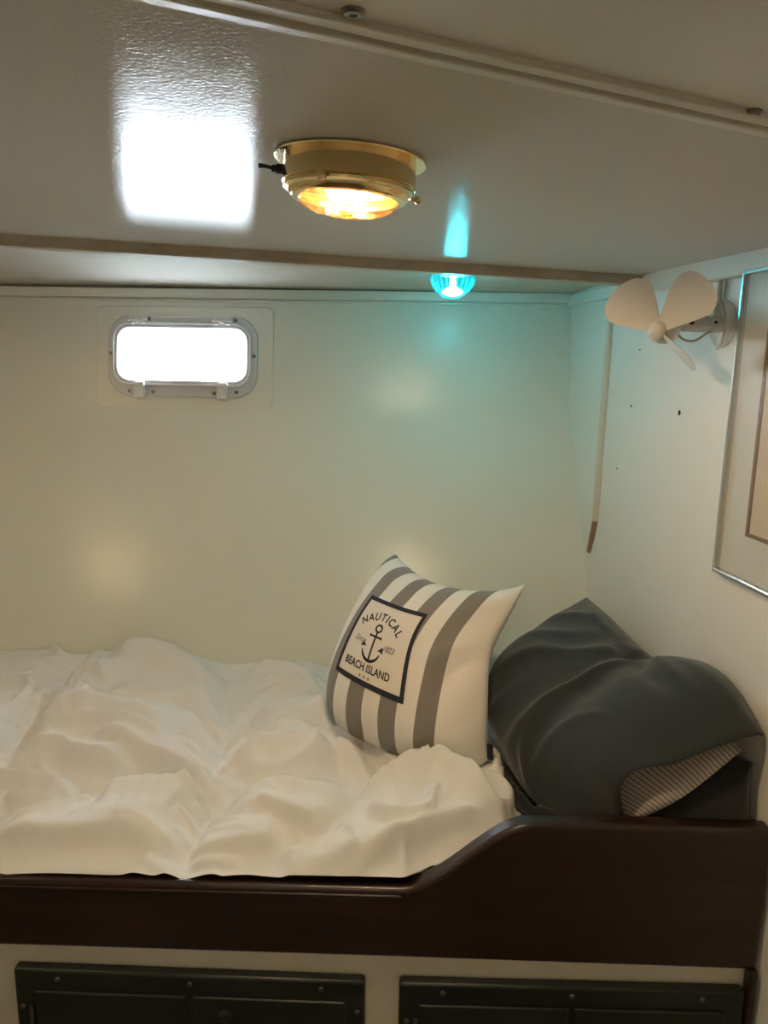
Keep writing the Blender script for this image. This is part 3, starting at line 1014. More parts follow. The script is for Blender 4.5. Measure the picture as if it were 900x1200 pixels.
# ------------------------------------------------------------------ duvet
# folds pressed into the duvet: height, front and back width in mm, and the crest's path over the bed (x, y)
FOLDS = [
    (9, 14, 22, [(-0.605, 1.377), (-0.581, 1.399), (-0.552, 1.396), (-0.515, 1.358)]),
    (9, 16, 20, [(-0.533, 1.316), (-0.479, 1.318), (-0.416, 1.314), (-0.352, 1.31), (-0.308, 1.288)]),
    (12, 20, 40, [(-0.609, 1.208), (-0.568, 1.231), (-0.495, 1.233), (-0.404, 1.202), (-0.333, 1.151)]),
    (12, 14, 16, [(-0.617, 1.174), (-0.552, 1.159), (-0.483, 1.174), (-0.412, 1.159), (-0.358, 1.141), (-0.318, 1.147)]),
    (13, 18, 20, [(-0.482, 1.171), (-0.415, 1.127), (-0.345, 1.096), (-0.298, 1.069), (-0.245, 1.036), (-0.216, 1.015)]),
    (11, 16, 18, [(-0.592, 1.1), (-0.548, 1.119), (-0.509, 1.122), (-0.466, 1.099), (-0.413, 1.083), (-0.366, 1.091)]),
    (13, 16, 10, [(-0.599, 1.06), (-0.571, 1.055), (-0.502, 1.045), (-0.447, 1.028)]),
    (15, 40, 10, [(-0.427, 1.027), (-0.402, 1.031), (-0.346, 1.035), (-0.285, 1.033), (-0.253, 1.012)]),
    (15, 40, 10, [(-0.232, 1.001), (-0.203, 1.013), (-0.168, 1.022), (-0.118, 1.025), (-0.055, 1.017), (-0.023, 1.003)]),
    (14, 20, 22, [(-0.533, 0.93), (-0.44, 0.929), (-0.372, 0.93), (-0.335, 0.933), (-0.294, 0.918), (-0.26, 0.907)]),
    (12, 18, 20, [(-0.259, 0.92), (-0.22, 0.92), (-0.175, 0.922), (-0.123, 0.927)]),
    (12, 12, 24, [(-0.193, 0.989), (-0.161, 0.981), (-0.129, 0.964), (-0.083, 0.944), (-0.067, 0.938)]),
    (11, 12, 20, [(-0.101, 0.876), (-0.075, 0.887), (-0.048, 0.895), (-0.015, 0.91)]),
    (10, 14, 14, [(-0.121, 0.925), (-0.113, 0.898), (-0.103, 0.876), (-0.086, 0.854)]),
    (7, 8, 14, [(-0.399, 1.023), (-0.431, 0.992), (-0.462, 0.966), (-0.516, 0.942)]),
    (5, 7, 9, [(-0.404, 1.002), (-0.435, 0.974), (-0.468, 0.952)]),
    (5, 7, 9, [(-0.376, 0.994), (-0.402, 0.966), (-0.431, 0.948)]),
    (8, 12, 14, [(-0.375, 0.932), (-0.36, 0.944), (-0.331, 0.947), (-0.291, 0.929), (-0.262, 0.914)]),
    (7, 10, 12, [(-0.333, 0.875), (-0.299, 0.861), (-0.259, 0.846)]),
    (6, 10, 12, [(-0.318, 0.906), (-0.285, 0.887), (-0.256, 0.862)]),
    (13, 40, 14, [(-0.23, 1.236), (-0.205, 1.262), (-0.169, 1.28), (-0.124, 1.282), (-0.085, 1.236)]),
    (11, 24, 16, [(-0.198, 1.2), (-0.141, 1.169), (-0.083, 1.142), (-0.033, 1.105), (-0.006, 1.073)]),
    (8, 10, 16, [(-0.196, 1.203), (-0.149, 1.239), (-0.106, 1.249)]),
    (14, 30, 40, [(-0.57, 1.475), (-0.513, 1.469), (-0.436, 1.443), (-0.348, 1.37), (-0.311, 1.308)]),
    (14, 44, 40, [(-0.237, 1.088), (-0.195, 1.111), (-0.142, 1.119), (-0.06, 1.108)]),
    (7, 10, 12, [(-0.27, 1.417), (-0.213, 1.422), (-0.16, 1.403), (-0.118, 1.339)]),
    (6, 8, 10, [(-0.223, 1.33), (-0.185, 1.34), (-0.144, 1.332), (-0.115, 1.303)]),
    (6, 8, 10, [(-0.237, 1.367), (-0.182, 1.379), (-0.139, 1.355)]),
    (8, 12, 14, [(-0.369, 1.285), (-0.322, 1.25), (-0.275, 1.206), (-0.259, 1.173)]),
    (6, 8, 10, [(-0.34, 1.178), (-0.304, 1.147), (-0.264, 1.109)]),
    (6, 8, 10, [(-0.323, 1.137), (-0.287, 1.115), (-0.257, 1.087)]),
    (6, 8, 10, [(-0.248, 1.164), (-0.23, 1.194), (-0.21, 1.205)]),
    (6, 8, 10, [(-0.253, 1.121), (-0.236, 1.149), (-0.211, 1.165)]),
    (6, 8, 10, [(-0.254, 1.077), (-0.231, 1.092), (-0.207, 1.104)]),
    (5, 7, 9, [(-0.305, 1.044), (-0.278, 1.025), (-0.25, 0.988)]),
    (5, 7, 9, [(-0.294, 0.996), (-0.267, 0.978), (-0.248, 0.952)]),
    (5, 7, 9, [(-0.287, 0.956), (-0.266, 0.943), (-0.251, 0.924)]),
    (5, 7, 9, [(-0.248, 0.982), (-0.222, 0.97), (-0.181, 0.959)]),
    (5, 7, 9, [(-0.251, 0.952), (-0.212, 0.945), (-0.165, 0.932)]),
    (6, 8, 10, [(-0.254, 0.898), (-0.216, 0.899), (-0.169, 0.889)]),
    (5, 7, 9, [(-0.252, 0.868), (-0.227, 0.877), (-0.2, 0.878)]),
    (6, 10, 10, [(-0.226, 0.851), (-0.195, 0.855), (-0.152, 0.852)]),
    (20, 34, 12, [(-0.049, 1.029), (-0.008, 1.038), (0.01, 1.047), (0.02, 1.063), (0.042, 1.07), (0.075, 1.063), (0.099, 1.047), (0.13, 1.022), (0.144, 0.998), (0.168, 0.963), (0.178, 0.944)]),
    (10, 8, 14, [(-0.024, 1.012), (-0.007, 0.98), (0.017, 0.956), (0.052, 0.948), (0.071, 0.959), (0.078, 0.987), (0.092, 1.035)]),
    (10, 16, 16, [(-0.053, 0.885), (-0.003, 0.904), (0.042, 0.926), (0.072, 0.943), (0.125, 0.957), (0.165, 0.972)]),
    (9, 10, 12, [(-0.048, 0.867), (-0.025, 0.885), (0.008, 0.904), (0.044, 0.921)]),
    (16, 14, 24, [(-0.06, 1.15), (-0.029, 1.185), (-0.008, 1.171), (0.013, 1.129), (0.023, 1.074)]),
    (18, 40, 14, [(0.013, 1.164), (0.048, 1.163), (0.089, 1.145), (0.129, 1.121), (0.177, 1.095), (0.187, 1.038)]),
    (8, 9, 9, [(0.123, 1.123), (0.116, 1.087), (0.112, 1.045)]),
    (7, 8, 8, [(0.027, 1.129), (0.047, 1.1), (0.065, 1.069)]),
    (6, 8, 9, [(0.038, 0.918), (0.034, 0.89), (0.049, 0.869)]),
    (8, 10, 12, [(-0.026, 0.847), (0.008, 0.857), (0.046, 0.863), (0.083, 0.858), (0.11, 0.853)]),
    (7, 8, 10, [(-0.082, 0.899), (-0.063, 0.881), (-0.046, 0.873)]),
    (8, 9, 12, [(-0.057, 0.957), (-0.05, 0.932), (-0.066, 0.912), (-0.08, 0.905)]),
    (7, 8, 10, [(0.013, 1.033), (0.022, 1.008), (0.034, 0.986)]),
    (6, 8, 9, [(0.069, 1.015), (0.08, 1.035), (0.096, 1.049)]),
    (7, 9, 10, [(0.073, 0.969), (0.099, 0.997), (0.129, 1.018)]),
    (12, 20, 14, [(0.127, 1.022), (0.164, 1.027), (0.183, 1.012), (0.194, 0.981)]),
    (9, 10, 10, [(0.168, 0.963), (0.178, 0.981), (0.192, 0.981)]),
    (8, 14, 14, [(-0.548, 1.008), (-0.495, 1.0), (-0.456, 1.01)]),
    (12, 30, 20, [(-0.777, 1.348), (-0.719, 1.36), (-0.637, 1.322), (-0.558, 1.279), (-0.461, 1.262)]),
    (10, 16, 20, [(-0.716, 1.179), (-0.681, 1.193), (-0.616, 1.162)]),
    (10, 16, 20, [(-0.645, 1.005), (-0.587, 0.988), (-0.534, 0.98)]),
]
SEAMS = [
    [(-0.307, 1.433), (-0.271, 1.232), (-0.253, 1.144), (-0.252, 1.066), (-0.244, 1.003), (-0.248, 0.919), (-0.251, 0.837)],
    [(-0.61, 1.443), (-0.614, 1.322), (-0.61, 1.277), (-0.603, 1.195), (-0.6, 1.129), (-0.584, 1.007), (-0.553, 0.844)],
    [(-0.648, 1.055), (-0.574, 1.061), (-0.489, 1.045), (-0.432, 1.023), (-0.361, 1.04), (-0.278, 1.039), (-0.235, 0.997), (-0.18, 1.022), (-0.119, 1.033), (-0.055, 1.025), (0.007, 1.053)],
    [(-0.849, 1.362), (-0.721, 1.363), (-0.614, 1.304), (-0.529, 1.325), (-0.417, 1.32), (-0.304, 1.267), (-0.269, 1.224), (-0.218, 1.253), (-0.156, 1.293), (-0.085, 1.275)],
    [(-0.047, 1.479), (-0.072, 1.31), (-0.073, 1.199), (-0.021, 1.128), (0.023, 1.074), (0.013, 1.033)],
]


def polyline_field(X, Y, pts, n=40):
    """distance, side (+ towards the hull) and position along a crest, for every point of the cloth"""
    c = spline([(p[0], p[1], 0) for p in pts], n)[:, :2]
    best = np.full(X.shape, 9.0); side = np.ones(X.shape); par = np.zeros(X.shape)
    m = .16
    sel = (X > c[:, 0].min() - m) & (X < c[:, 0].max() + m) & (Y > c[:, 1].min() - m) & (Y < c[:, 1].max() + m)
    x, y = X[sel], Y[sel]
    b = np.full(x.shape, 9.0); sd = np.ones(x.shape); pa = np.zeros(x.shape)
    for k in range(n - 1):
        p, q = c[k], c[k + 1]
        d = q - p
        L2 = d @ d + 1e-12
        t = np.clip(((x - p[0]) * d[0] + (y - p[1]) * d[1]) / L2, 0, 1)
        dx, dy = x - (p[0] + t * d[0]), y - (p[1] + t * d[1])
        r = np.hypot(dx, dy)
        u = r < b
        b = np.where(u, r, b)
        nrm = np.array([-d[1], d[0]])
        if nrm[1] < -abs(nrm[0]) * .2: nrm = -nrm
        sd = np.where(u, np.sign(dx * nrm[0] + dy * nrm[1] + 1e-9), sd)
        pa = np.where(u, (k + t) / (n - 1), pa)
    best[sel] = b; side[sel] = sd; par[sel] = pa
    return best, side, par


def smooth_noise(X, Y, n, kmin, kmax, seed, sy=1.0):
    r = np.random.default_rng(seed)
    out = np.zeros(X.shape)
    for _ in range(n):
        k = r.uniform(kmin, kmax); a = r.uniform(0, 2 * PI)
        out += np.sin(k * (math.cos(a) * X + sy * math.sin(a) * Y) + r.uniform(0, 6.28))
    return out / math.sqrt(n / 2)


def duvet():
    nx, ny = 420, 210
    x0, x1 = -1.12, .235
    s = np.linspace(0, 1, nx)[None, :] * np.ones((ny, 1))
    t = np.linspace(0, 1, ny)[:, None] * np.ones((1, nx))
    X = x0 + (x1 - x0) * s
    yb = hull_y(X, 1.03) - .010
    yf = .8785 + .0255 * np.clip((X - .035) / .035, 0, 1) + .05 * np.clip((X - .16) / .07, 0, 1) ** 2
    Y = yf + (yb - yf) * t
    Z = .953 + .043 * t ** .8
    Z = Z + .006 * np.exp(-((X - .08) / .13) ** 2 - ((Y - 1.03) / .10) ** 2)
    dist = np.full(X.shape, 9.0)
    puck = np.zeros(X.shape)
    for k, sm in enumerate(SEAMS):
        d, sd, pa = polyline_field(X, Y, sm, 60)
        dist = np.minimum(dist, d)
        c = spline([(p[0], p[1], 0) for p in sm], 60)
        L = np.linalg.norm(np.diff(c, axis=0), axis=1).sum()
        ph = pa * L
        wv = np.sin(ph * 2 * PI / .033 + 2.2 * np.sin(ph * 31 + k) + 1.3 * sd + d * 25)
        puck += .0013 * wv * np.exp(-(d / .045)) * (1 - np.exp(-(d / .006) ** 2)) * np.clip((1 + np.sin(ph * 17 + k)) * .8, 0.15, 1.3)
    fr = np.clip((Y - yf) / .12, 0, 1)
    fr = fr * fr * (3 - 2 * fr)
    fr = np.maximum(fr, np.clip((X + .12) / .12, 0, 1) * np.clip((Y - yf) / .04, 0, 1))
    Z = Z + DUV[0] * (1 - np.exp(-(dist / .045) ** 1.1)) * (.30 + .70 * fr) + puck
    # the long folds: gentle behind the crest, falling steeply in front of it
    Zf = np.zeros(X.shape)
    for h, fw, bw, pts in FOLDS:
        d, sd, pa = polyline_field(X, Y, pts)
        ends = np.clip(np.minimum(pa, 1 - pa) / .22, 0, 1)
        ends = (.10 + .90 * ends * ends * (3 - 2 * ends)) * np.where((pa <= 0) | (pa >= 1), np.exp(-(d / .008) ** 2), 1)
        if fw >= 30:
            r = d / np.where(sd > 0, bw * .9, fw) * 1000
            prof = np.exp(-np.maximum(0, np.sqrt(r * r + .03) - .173) ** np.where(sd > 0, 1.5, 1.05))
        else:
            r = d / np.where(sd > 0, bw * (2.0 if bw > 12 else 1.4), fw * .62) * 1000
            prof = np.exp(-np.maximum(0, np.sqrt(r * r + .01) - .1) ** np.where(sd > 0, 1.0, 1.6))
        g = (DUV[1] * h + 4) * .001 * prof * ends
        Zf = np.maximum(Zf, g) + .4 * np.minimum(Zf, g)
    Z = Z + Zf * (.45 + .55 * fr) - .010 * fr
    Z = Z + .0016 * smooth_noise(X, Y, 14, 22, 60, 5, 1.6) * (1 - np.exp(-(dist / .03) ** 2))
    # creasing all over: sharp little crests
    qx, qy = X + .012 * smooth_noise(X, Y, 8, 10, 25, 21), Y + .012 * smooth_noise(X, Y, 8, 10, 25, 22)
    r1 = 1 - np.abs(smooth_noise(qx, qy, 9, 16, 34, 23, 1.7)) * .9
    r2 = 1 - np.abs(smooth_noise(qx, qy, 9, 34, 70, 24, 1.5)) * .9
    msk = np.clip(.55 + .6 * smooth_noise(X, Y, 7, 6, 16, 25), .1, 1.2)
    Z = Z + (.0105 * np.clip(r1, 0, 1) ** 2.5 + .0055 * np.clip(r2, 0, 1) ** 2) * msk * (.4 + .6 * fr)
    # the edges roll under
    Z = Z - .055 * np.clip((X - .165) / .07, 0, 1) ** 2
    fe = np.clip(1 - (Y - yf) / .030, 0, 1)
    Z = Z * (1 - fe ** 2) + fe ** 2 * np.minimum(Z, .9665)
    Z = np.maximum(Z, .9585)
    P = np.stack([X, Y, Z], 2)
    P0 = P.copy()
    w = np.ones(X.shape)
    w[0, :] = 0; w[-1, :] = 0; w[:, 0] = 0; w[:, -1] = 0

    def force(Q, f):
        g = np.zeros_like(Q)
        g[..., 2] = .6
        return g

    def clampf(Q):
        d = Q - P0
        L = np.linalg.norm(d, axis=2, keepdims=True)
        Q = P0 + d * np.minimum(1, DUV[4] / (L + 1e-9))
        Q[..., 1] = np.minimum(Q[..., 1], hull_y(Q[..., 0], Q[..., 2]) - .005)
        Q[..., 1] = np.maximum(Q[..., 1], yf)
        return Q
    P = pbd(P, DUV[2], DUV[3], 10, 3, w, force, clampf, kb=(.05, .0))
    return blur(P, 1)


DUV = (.033, 2.9, 1.004, 1.004, .0015)
# ------------------------------------------------------------------ pillows
def pillow_shape(C, H1, H2, p=.5, q=.5):
    ny, nx = C.shape[:2]
    u = np.linspace(0, 1, nx)[None, :]
    v = np.linspace(0, 1, ny)[:, None]
    prof = (4 * u * (1 - u)) ** p * (4 * v * (1 - v)) ** q
    n = grid_normals(blur(C, 6))
    return C + n * (H1 * prof)[..., None], C - n * (H2 * prof)[..., None]


def shell(name, A, B, m, parent, uv=None):
    """front and back grids sharing their border: one closed cover"""
    ny, nx = A.shape[:2]
    va = A.reshape(-1, 3); vb = B.reshape(-1, 3)
    idx = np.arange(ny * nx).reshape(ny, nx)
    ib = idx + ny * nx
    ib = ib.copy()
    ib[0, :] = idx[0, :]; ib[-1, :] = idx[-1, :]; ib[:, 0] = idx[:, 0]; ib[:, -1] = idx[:, -1]
    fs = []
    for j in range(ny - 1):
        for i in range(nx - 1):
            fs.append((idx[j, i], idx[j, i + 1], idx[j + 1, i + 1], idx[j + 1, i]))
            fs.append((ib[j, i], ib[j + 1, i], ib[j + 1, i + 1], ib[j, i + 1]))
    allv = np.vstack([va, vb])
    used = np.unique(np.array(fs).ravel())
    remap = -np.ones(len(allv), int); remap[used] = np.arange(len(used))
    me = bpy.data.meshes.new(name)
    me.from_pydata(allv[used].tolist(), [], [tuple(int(remap[k]) for k in f) for f in fs])
    me.update()
    U, V = np.meshgrid(np.linspace(0, 1, nx), np.linspace(0, 1, ny))
    UV = np.vstack([np.stack([U.ravel(), V.ravel()], 1)] * 2)[used]
    ul = me.uv_layers.new(name='UVMap')
    li = np.zeros(len(me.loops), dtype=np.int64)
    me.loops.foreach_get('vertex_index', li)
    ul.data.foreach_set('uv', UV[li].ravel().astype(np.float32))
    me.polygons.foreach_set('use_smooth', [True] * len(me.polygons))
    me.materials.append(m)
    o = bpy.data.objects.new(name, me)
    COL.objects.link(o)
    o.parent = parent
    return o


def relax(A, C, sx, sy, press, steps=45, kb=(.2, .1), drop=2.0):
    w = np.ones(A.shape[:2]); w[0] = 0; w[-1] = 0; w[:, 0] = 0; w[:, -1] = 0
    A0 = A.copy()
    def force(Q, f):
        g = grid_normals(Q) * press
        g[..., 2] -= drop
        return g
    def clampf(Q):
        d = Q - A0
        L = np.linalg.norm(d, axis=2, keepdims=True)
        return A0 + d * np.minimum(1, .016 / (L + 1e-9))
    return blur(pbd(A, sx, sy, steps, 4, w, force, clampf, kb=kb), 1)


# ---- striped cushion
cBL, cBR = (-.084, 1.215, 1.030), (.167, 1.078, 1.020)
cTL, cTR = (.017, 1.38, 1.275), (.237, 1.22, 1.261)
CU_B = [cBL, (-.030, 1.165, 1.018), (.05, 1.12, 1.012), (.12, 1.09, 1.012), cBR]
CU_T = [cTL, (.055, 1.345, 1.245), (.105, 1.30, 1.228), (.17, 1.255, 1.232), cTR]
CU_L = [cBL, (-.075, 1.25, 1.10), (-.040, 1.31, 1.18), cTL]
CU_R = [cBR, (.166, 1.105, 1.09), (.176, 1.160, 1.165), (.212, 1.20, 1.225), cTR]
C = coons(CU_B, CU_T, CU_L, CU_R, 81, 81)
A, B = pillow_shape(C, .062, .045, .52, .52)
uu, vv = np.meshgrid(np.linspace(0, .3, 81), np.linspace(0, .3, 81))
nA = grid_normals(blur(A, 4))
for h, wd_, pts in ((-9, 12, [(1.0, .56), (.88, .50), (.78, .38), (.74, .22)]), (6, 10, [(1.0, .66), (.88, .60), (.74, .52), (.66, .40)]),
                    (5, 9, [(.98, .44), (.90, .36), (.86, .24)]), (4, 10, [(.40, .98), (.46, .88), (.44, .78)]), (5, 12, [(.95, .95), (.85, .82), (.72, .72)]),
                    (4, 9, [(.12, .95), (.20, .86), (.32, .80)]), (-4, 9, [(.3, .02), (.36, .10), (.46, .16)]), (4, 9, [(.62, .02), (.66, .12), (.62, .22)]), (4, 9, [(.90, .04), (.84, .14), (.82, .22)])):
    d, sd, pa = polyline_field(uu, vv, [(a * .3, b * .3) for a, b in pts])
    e_ = np.clip(np.minimum(pa, 1 - pa) / .3, 0, 1)
    A = A + nA * (h * .001 * np.exp(-(d / (wd_ * .001)) ** 1.5) * e_ * np.minimum(1, 8 * np.minimum(np.minimum(uu, .3 - uu), np.minimum(vv, .3 - vv)) / .3))[..., None]
A = relax(A, C, 1.012, 1.012, 3.0, 40)
cu_root = empty('throw_cushion', (.04, 1.14, 1.02))
tag(cu_root, 'grey and white striped throw cushion with a printed anchor patch', 'cushion')


def reloc(o, root):
    """shift mesh so that it sits under its root's origin"""
    o.data.transform(Matrix.Translation(-root.location))
    o.parent = root
    return o


cov = reloc(shell('cover', A, B, M['stripes'], cu_root), cu_root)
An = grid_normals(A)
if An[40, 40, 1] > 0: An = -An


def cush(u, v, off):
    """point of the cushion's front, with offset"""
    x = min(max(u, 0), 1) * 80; y = min(max(v, 0), 1) * 80
    i, j = min(int(x), 79), min(int(y), 79)
    fx, fy = x - i, y - j
    def L(G): return (G[j, i] * (1 - fx) * (1 - fy) + G[j, i + 1] * fx * (1 - fy) + G[j + 1, i] * (1 - fx) * fy + G[j + 1, i + 1] * fx * fy)
    return L(A) + L(An) * off - np.array(cu_root.location)


# patch corners in cushion coordinates: top-left, top-right, bottom-right, bottom-left
PT = [(.175, .715), (.610, .715), (.600, .262), (.14, .285)]


def patch_uv(a, d):
    (u0, v0), (u1, v1), (u2, v2), (u3, v3) = PT
    u = (1 - a) * (1 - d) * u0 + a * (1 - d) * u1 + a * d * u2 + (1 - a) * d * u3
    v = (1 - a) * (1 - d) * v0 + a * (1 - d) * v1 + a * d * v2 + (1 - a) * d * v3
    return u, v


def patch_sheet(name, a0, a1, d0, d1, off, m, parent, n=24):
    vs = [cush(*patch_uv(a0 + (a1 - a0) * i / n, d0 + (d1 - d0) * j / n), off) for j in range(n + 1) for i in range(n + 1)]
    fs = [(j * (n + 1) + i, j * (n + 1) + i + 1, (j + 1) * (n + 1) + i + 1, (j + 1) * (n + 1) + i) for j in range(n) for i in range(n)]
    return MB().add(vs, fs).build(name, m, parent, smooth=60)


patch = patch_sheet('printed_patch', 0, 1, 0, 1, .0010, M['print_panel'], cu_root)
bw = .052
border = MB()
n = 26
for a0, a1, d0, d1 in ((0, 1, 0, bw), (0, 1, 1 - bw, 1), (0, bw, bw, 1 - bw), (1 - bw, 1, bw, 1 - bw)):
    na, nd = (n, 3) if a1 - a0 > .5 else (3, n)
    vs = [cush(*patch_uv(a0 + (a1 - a0) * i / na, d0 + (d1 - d0) * j / nd), .0016) for j in range(nd + 1) for i in range(na + 1)]
    fs = [(j * (na + 1) + i, j * (na + 1) + i + 1, (j + 1) * (na + 1) + i + 1, (j + 1) * (na + 1) + i) for j in range(nd) for i in range(na)]
    border.add(vs, fs)
border.build('navy_border', M['navy_ink'], patch, smooth=60)


def glyphs(text, size, shear=0.0, weight=0.0):
    cu = bpy.data.curves.new('glyph', 'FONT')
    cu.body = text
    cu.size = size
    cu.shear = shear
    cu.offset = weight
    cu.align_x = 'CENTER'
    cu.resolution_u = 3
    ob = bpy.data.objects.new('glyph', cu)
    COL.objects.link(ob)
    dg = bpy.context.evaluated_depsgraph_get()
    me = bpy.data.meshes.new_from_object(ob.evaluated_get(dg))
    vs = [(v.co.x, v.co.y) for v in me.vertices]
    fs = [tuple(p.vertices) for p in me.polygons]
    bpy.data.objects.remove(ob)
    bpy.data.curves.remove(cu)
    bpy.data.meshes.remove(me)
    return vs, fs


def ink(mb, vs, fs, off=.0017):
    mb.add([cush(*patch_uv(a, d), off) for a, d in vs], fs)


CX = .46
mb = MB()
word = 'NAUTICAL'
adv = [.098, .092, .092, .082, .050, .092, .094, .078]
tot = sum(adv)
pos = -tot / 2
Rarc = .40
for ch, w_ in zip(word, adv):
    th = (pos + w_ / 2) / Rarc
    pos += w_
    v, f = glyphs(ch, .135, 0, .0035)
    v = [(x * .92, y) for x, y in v]
    ink(mb, [(CX + (x * math.cos(th) + (Rarc + y) * math.sin(th)), .245 + Rarc - ((Rarc + y) * math.cos(th) - x * math.sin(th))) for x, y in v], f)
mb.build('lettering_nautical', M['navy_ink'], patch)
mb = MB()
v, f = glyphs('BEACH ISLAND', .115, 0, .0025)
ink(mb, [(CX + x * .86, .862 - y) for x, y in v], f)
mb.build('lettering_beach_island', M['navy_ink'], patch)
mb = MB()
v, f = glyphs('Since', .105, .35, .0012)
ink(mb, [(CX - .225 + x * .85, .575 - y) for x, y in v], f)
mb.build('lettering_since', M['grey_ink'], patch)
mb = MB()
v, f = glyphs('1823', .100, .35, .003)
ink(mb, [(CX + .235 + x * .85, .575 - y) for x, y in v], f)
mb.build('lettering_year', M['grey_ink'], patch)
for k in (-1, 0, 1):
    mb = MB()
    cxs, cys = CX + .02 + k * .062 - .02, .915
    pts = [(cxs + (.023 if q % 2 == 0 else .0105) * math.sin(PI * q / 5), cys - (.023 if q % 2 == 0 else .0105) * math.cos(PI * q / 5)) for q in range(10)]
    ink(mb, [(cxs, cys)] + pts, [(0, 1 + q, 1 + (q + 1) % 10) for q in range(10)])
    mb.build('star', M['grey_ink'], patch)
# anchor
mb = MB()


def band(pts, wid):
    vs, fs = [], []
    for k, (a, d) in enumerate(pts):
        a0, d0 = pts[max(k - 1, 0)]; a1, d1 = pts[min(k + 1, len(pts) - 1)]
        tx_, ty_ = a1 - a0, d1 - d0
        L = math.hypot(tx_, ty_)
        w_ = wid[k] if isinstance(wid, list) else wid
        vs += [(a - ty_ / L * w_, d + tx_ / L * w_), (a + ty_ / L * w_, d - tx_ / L * w_)]
        if k: fs.append((2 * k - 2, 2 * k - 1, 2 * k + 1, 2 * k))
    ink(mb, vs, fs)


band([(CX + .047 * math.cos(2 * PI * k / 20), .345 + .045 * math.sin(2 * PI * k / 20)) for k in range(21)], .013)
band([(CX, .39 + .36 * k / 8) for k in range(9)], .0135)
band([(CX - .10 + .20 * k / 6, .452) for k in range(7)], [.020, .012, .013, .014, .013, .012, .020])
band([(CX + .140 * math.sin(math.radians(a)), .60 + .145 * math.cos(math.radians(a))) for a in range(-75, 76, 10)],
     [.006, .010, .013, .015, .016, .017, .018, .019, .019, .018, .017, .016, .015, .013, .010, .006])
for s in (-1, 1):
    tip = (CX + s * .160, .535)
    ink(mb, [tip, (CX + s * .090, .605), (CX + s * .128, .600), (CX + s * .172, .620)], [(0, 1, 2), (0, 2, 3)])
mb.build('anchor', M['navy_ink'], patch)
# side tag
tg = MB()
q0 = C[5, -1] - np.array(cu_root.location)
tg.hexa(q0 + (-.003, -.010, -.010), q0 + (.004, -.014, -.011), q0 + (.006, -.012, -.011), q0 + (-.001, -.008, -.010),
        q0 + (-.004, -.006, .012), q0 + (.003, -.010, .012), q0 + (.005, -.008, .012), q0 + (-.002, -.004, .012))
tg.build('side_tag', M['black_plastic'], cu_root)

# ---- pinstriped pillow inside a loose charcoal case
PB = [(.190, 1.085, 1.020), (.232, 1.02, .990), (.285, .960, .985), (.334, .925, 1.010)]       # front edge
PT_ = [(.394, 1.425, 1.178), (.418, 1.34, 1.165), (.448, 1.17, 1.150), (.462, 1.065, 1.196), (.476, .98, 1.200), (.494, .912, 1.155)]   # back edge
PL = [(.190, 1.085, 1.020), (.178, 1.175, 1.070), (.205, 1.24, 1.130), (.300, 1.34, 1.155), (.394, 1.425, 1.178)]
PR = [(.334, .925, 1.010), (.327, .915, 1.085), (.382, .905, 1.112), (.430, .900, 1.140), (.494, .912, 1.155)]
C2 = coons(PB, PT_, PL, PR, 91, 81)
u = np.linspace(0, 1, 91)[None, :]
v = np.linspace(0, 1, 81)[:, None]
n2 = grid_normals(blur(C2, 6))
if n2[40, 45, 2] < 0: n2 = -n2
prof = np.clip(4 * v * (1 - v), 0, 1) ** .55 * np.clip(1 - (1 - np.minimum(u / .25, 1)) ** 2, 0, 1) ** .7 * (1 - .65 * np.clip((u - .4) / .6, 0, 1))
A2 = C2 + n2 * (.042 * prof)[..., None]
CASE_FOLDS = [
    (5, 10, [(0, .327), (.03, .495), (.192, .651), (.302, .855)]), (6, 12, [(.002, .251), (.152, .444), (.314, .626), (.431, .847), (.526, .928)]),
    (9, 14, [(.242, .13), (.427, .301), (.488, .529), (.505, .749), (.562, .91)]), (-8, 10, [(.371, .823), (.49, .871), (.543, .903)]),
    (8, 16, [(.577, .02), (.506, .065), (.492, .295), (.538, .537)]), (5, 9, [(.0, .624), (.117, .785), (.208, .893)]),
    (6, 10, [(.577, .925), (.706, .845), (.858, .795)]), (-7, 12, [(.533, .88), (.678, .778), (.836, .739)]),
    (5, 8, [(.483, .153), (.639, .337), (.768, .526)]), (4, 7, [(.044, .135), (.196, .283), (.334, .428)]),
    (5, 9, [(.657, .97), (.779, .95), (.96, .93)]), (5, 8, [(.088, .935), (.191, .878), (.362, .879)])]
UU, VV = u * .36 + 0 * v, v * .36 + 0 * u
for h, wd_, pts in CASE_FOLDS:
    d, sd, pa = polyline_field(UU, VV, [(a * .36, b * .36) for a, b in pts])
    ends = np.clip(np.minimum(pa, 1 - pa) / .3, 0, 1)
    A2 = A2 + n2 * (1.3 * h * .001 * np.exp(-(d / (wd_ * .001)) ** 1.5) * ends)[..., None]
A2 = A2 + n2 * (.0015 * smooth_noise(UU, VV, 12, 25, 70, 9) * np.minimum(1, prof * 2))[..., None]
w2 = np.ones(A2.shape[:2]); w2[0] = 0; w2[-1] = 0; w2[:, 0] = 0; w2[:, -1] = 0
A20 = A2.copy()


def f2(Q, f):
    g = n2 * 2.0
    g[..., 2] -= 1.5
    return g


def c2(Q):
    d = Q - A20
    L = np.linalg.norm(d, axis=2, keepdims=True)
    return A20 + d * np.minimum(1, .006 / (L + 1e-9))


A2 = blur(pbd(A2, 1.02, 1.015, 30, 4, w2, f2, c2, kb=(.15, .05)), 1)
pr = empty('pillow', (.33, 1.1, 1.0))
tag(pr, 'pinstriped pillow in a loose charcoal case, open end towards the board', 'pillow')
cs = reloc(sheet('charcoal_case', A2, M['charcoal']), pr)
md = cs.modifiers.new('thick', 'SOLIDIFY'); md.thickness = .0022; md.offset = -1
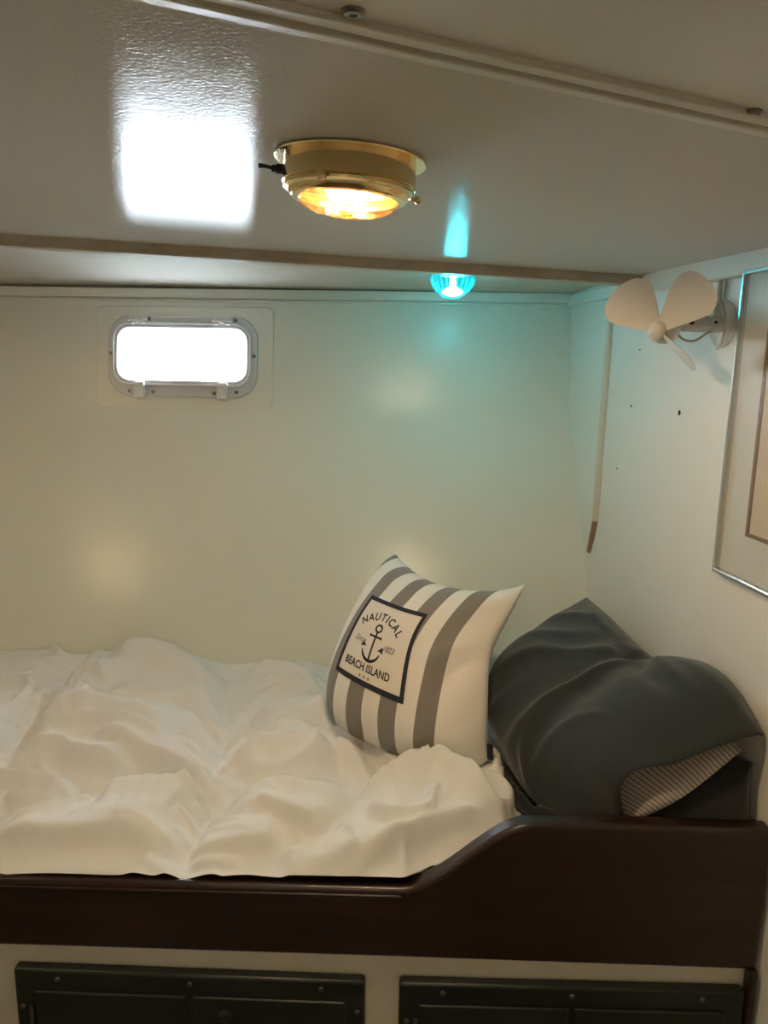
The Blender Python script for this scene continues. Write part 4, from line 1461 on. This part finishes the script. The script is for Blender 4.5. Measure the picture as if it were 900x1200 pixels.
# pillow inside
IB = [(.300, .965, 1.020), (.345, .930, 1.030), (.40, .912, 1.062)]
def inner():
    b = [(.225, 1.08, 1.02), (.28, 1.0, 1.010), (.335, .918, 1.025)]
    t = [(.385, 1.38, 1.15), (.43, 1.15, 1.135), (.472, .922, 1.130)]
    l = [b[0], (.24, 1.22, 1.10), t[0]]
    r = [b[-1], (.395, .908, 1.070), t[-1]]
    c = coons(b, t, l, r, 41, 41)
    return pillow_shape(c, .030, .030, .45, .45)
I1, I2 = inner()
reloc(shell('inner_pillow', I1, I2, M['pinstripe'], pr), pr)

# ---- dark pillow underneath
def under():
    b = [(.195, 1.03, .990), (.24, .945, .985), (.34, .912, .985), (.486, .910, .985)]
    t = [(.37, 1.42, 1.06), (.42, 1.2, 1.07), (.460, 1.0, 1.11), (.487, .915, 1.115)]
    l = [b[0], (.22, 1.2, 1.02), t[0]]
    r = [b[-1], (.489, .912, 1.04), t[-1]]
    c = coons(b, t, l, r, 51, 51)
    a_, b_ = pillow_shape(c, .040, .030, .4, .4)
    b_[..., 2] = np.maximum(b_[..., 2], .957)
    return a_, b_
U1, U2 = under()
un = empty('pillow', (.33, 1.1, .96))
tag(un, 'flat navy black pillow lying under the charcoal one', 'pillow')
U1 = relax(U1, None, 1.03, 1.03, 2.5, 30)


# ------------------------------------------------------------------ soft things give way to what lies on them
def pressed(P, others, gap=.0015, cell=.006):
    """lower the cloth wherever something rests on it"""
    lo = P.reshape(-1, 3).min(0) - .03
    hi = P.reshape(-1, 3).max(0) + .03
    nx, ny = int((hi[0] - lo[0]) / cell) + 2, int((hi[1] - lo[1]) / cell) + 2
    G = np.full((ny, nx), 9.0)
    for Q in others:
        q = Q.reshape(-1, 3)
        i = ((q[:, 0] - lo[0]) / cell).astype(int); j = ((q[:, 1] - lo[1]) / cell).astype(int)
        ok = (i >= 0) & (i < nx) & (j >= 0) & (j < ny)
        np.minimum.at(G, (j[ok], i[ok]), q[ok, 2])
    H = np.pad(G, 1, constant_values=9.0)
    G = np.minimum.reduce([H[a:a + ny, b:b + nx] for a in range(3) for b in range(3)])
    i = ((P[..., 0] - lo[0]) / cell).astype(int); j = ((P[..., 1] - lo[1]) / cell).astype(int)
    P = P.copy()
    P[..., 2] = np.minimum(P[..., 2], G[j, i] - gap)
    return P


U1 = pressed(U1, [I2, A2])
un_case = reloc(shell('navy_case', U1, np.minimum(U2, U1 - np.array([0, 0, .001])), M['navy'], un), un)
Pd = pressed(duvet(), [A, B, U2, A2])
dv = sheet('duvet', Pd, M['duvet'])
tag(dv, 'rumpled white quilted duvet spread over the bunk', 'duvet')
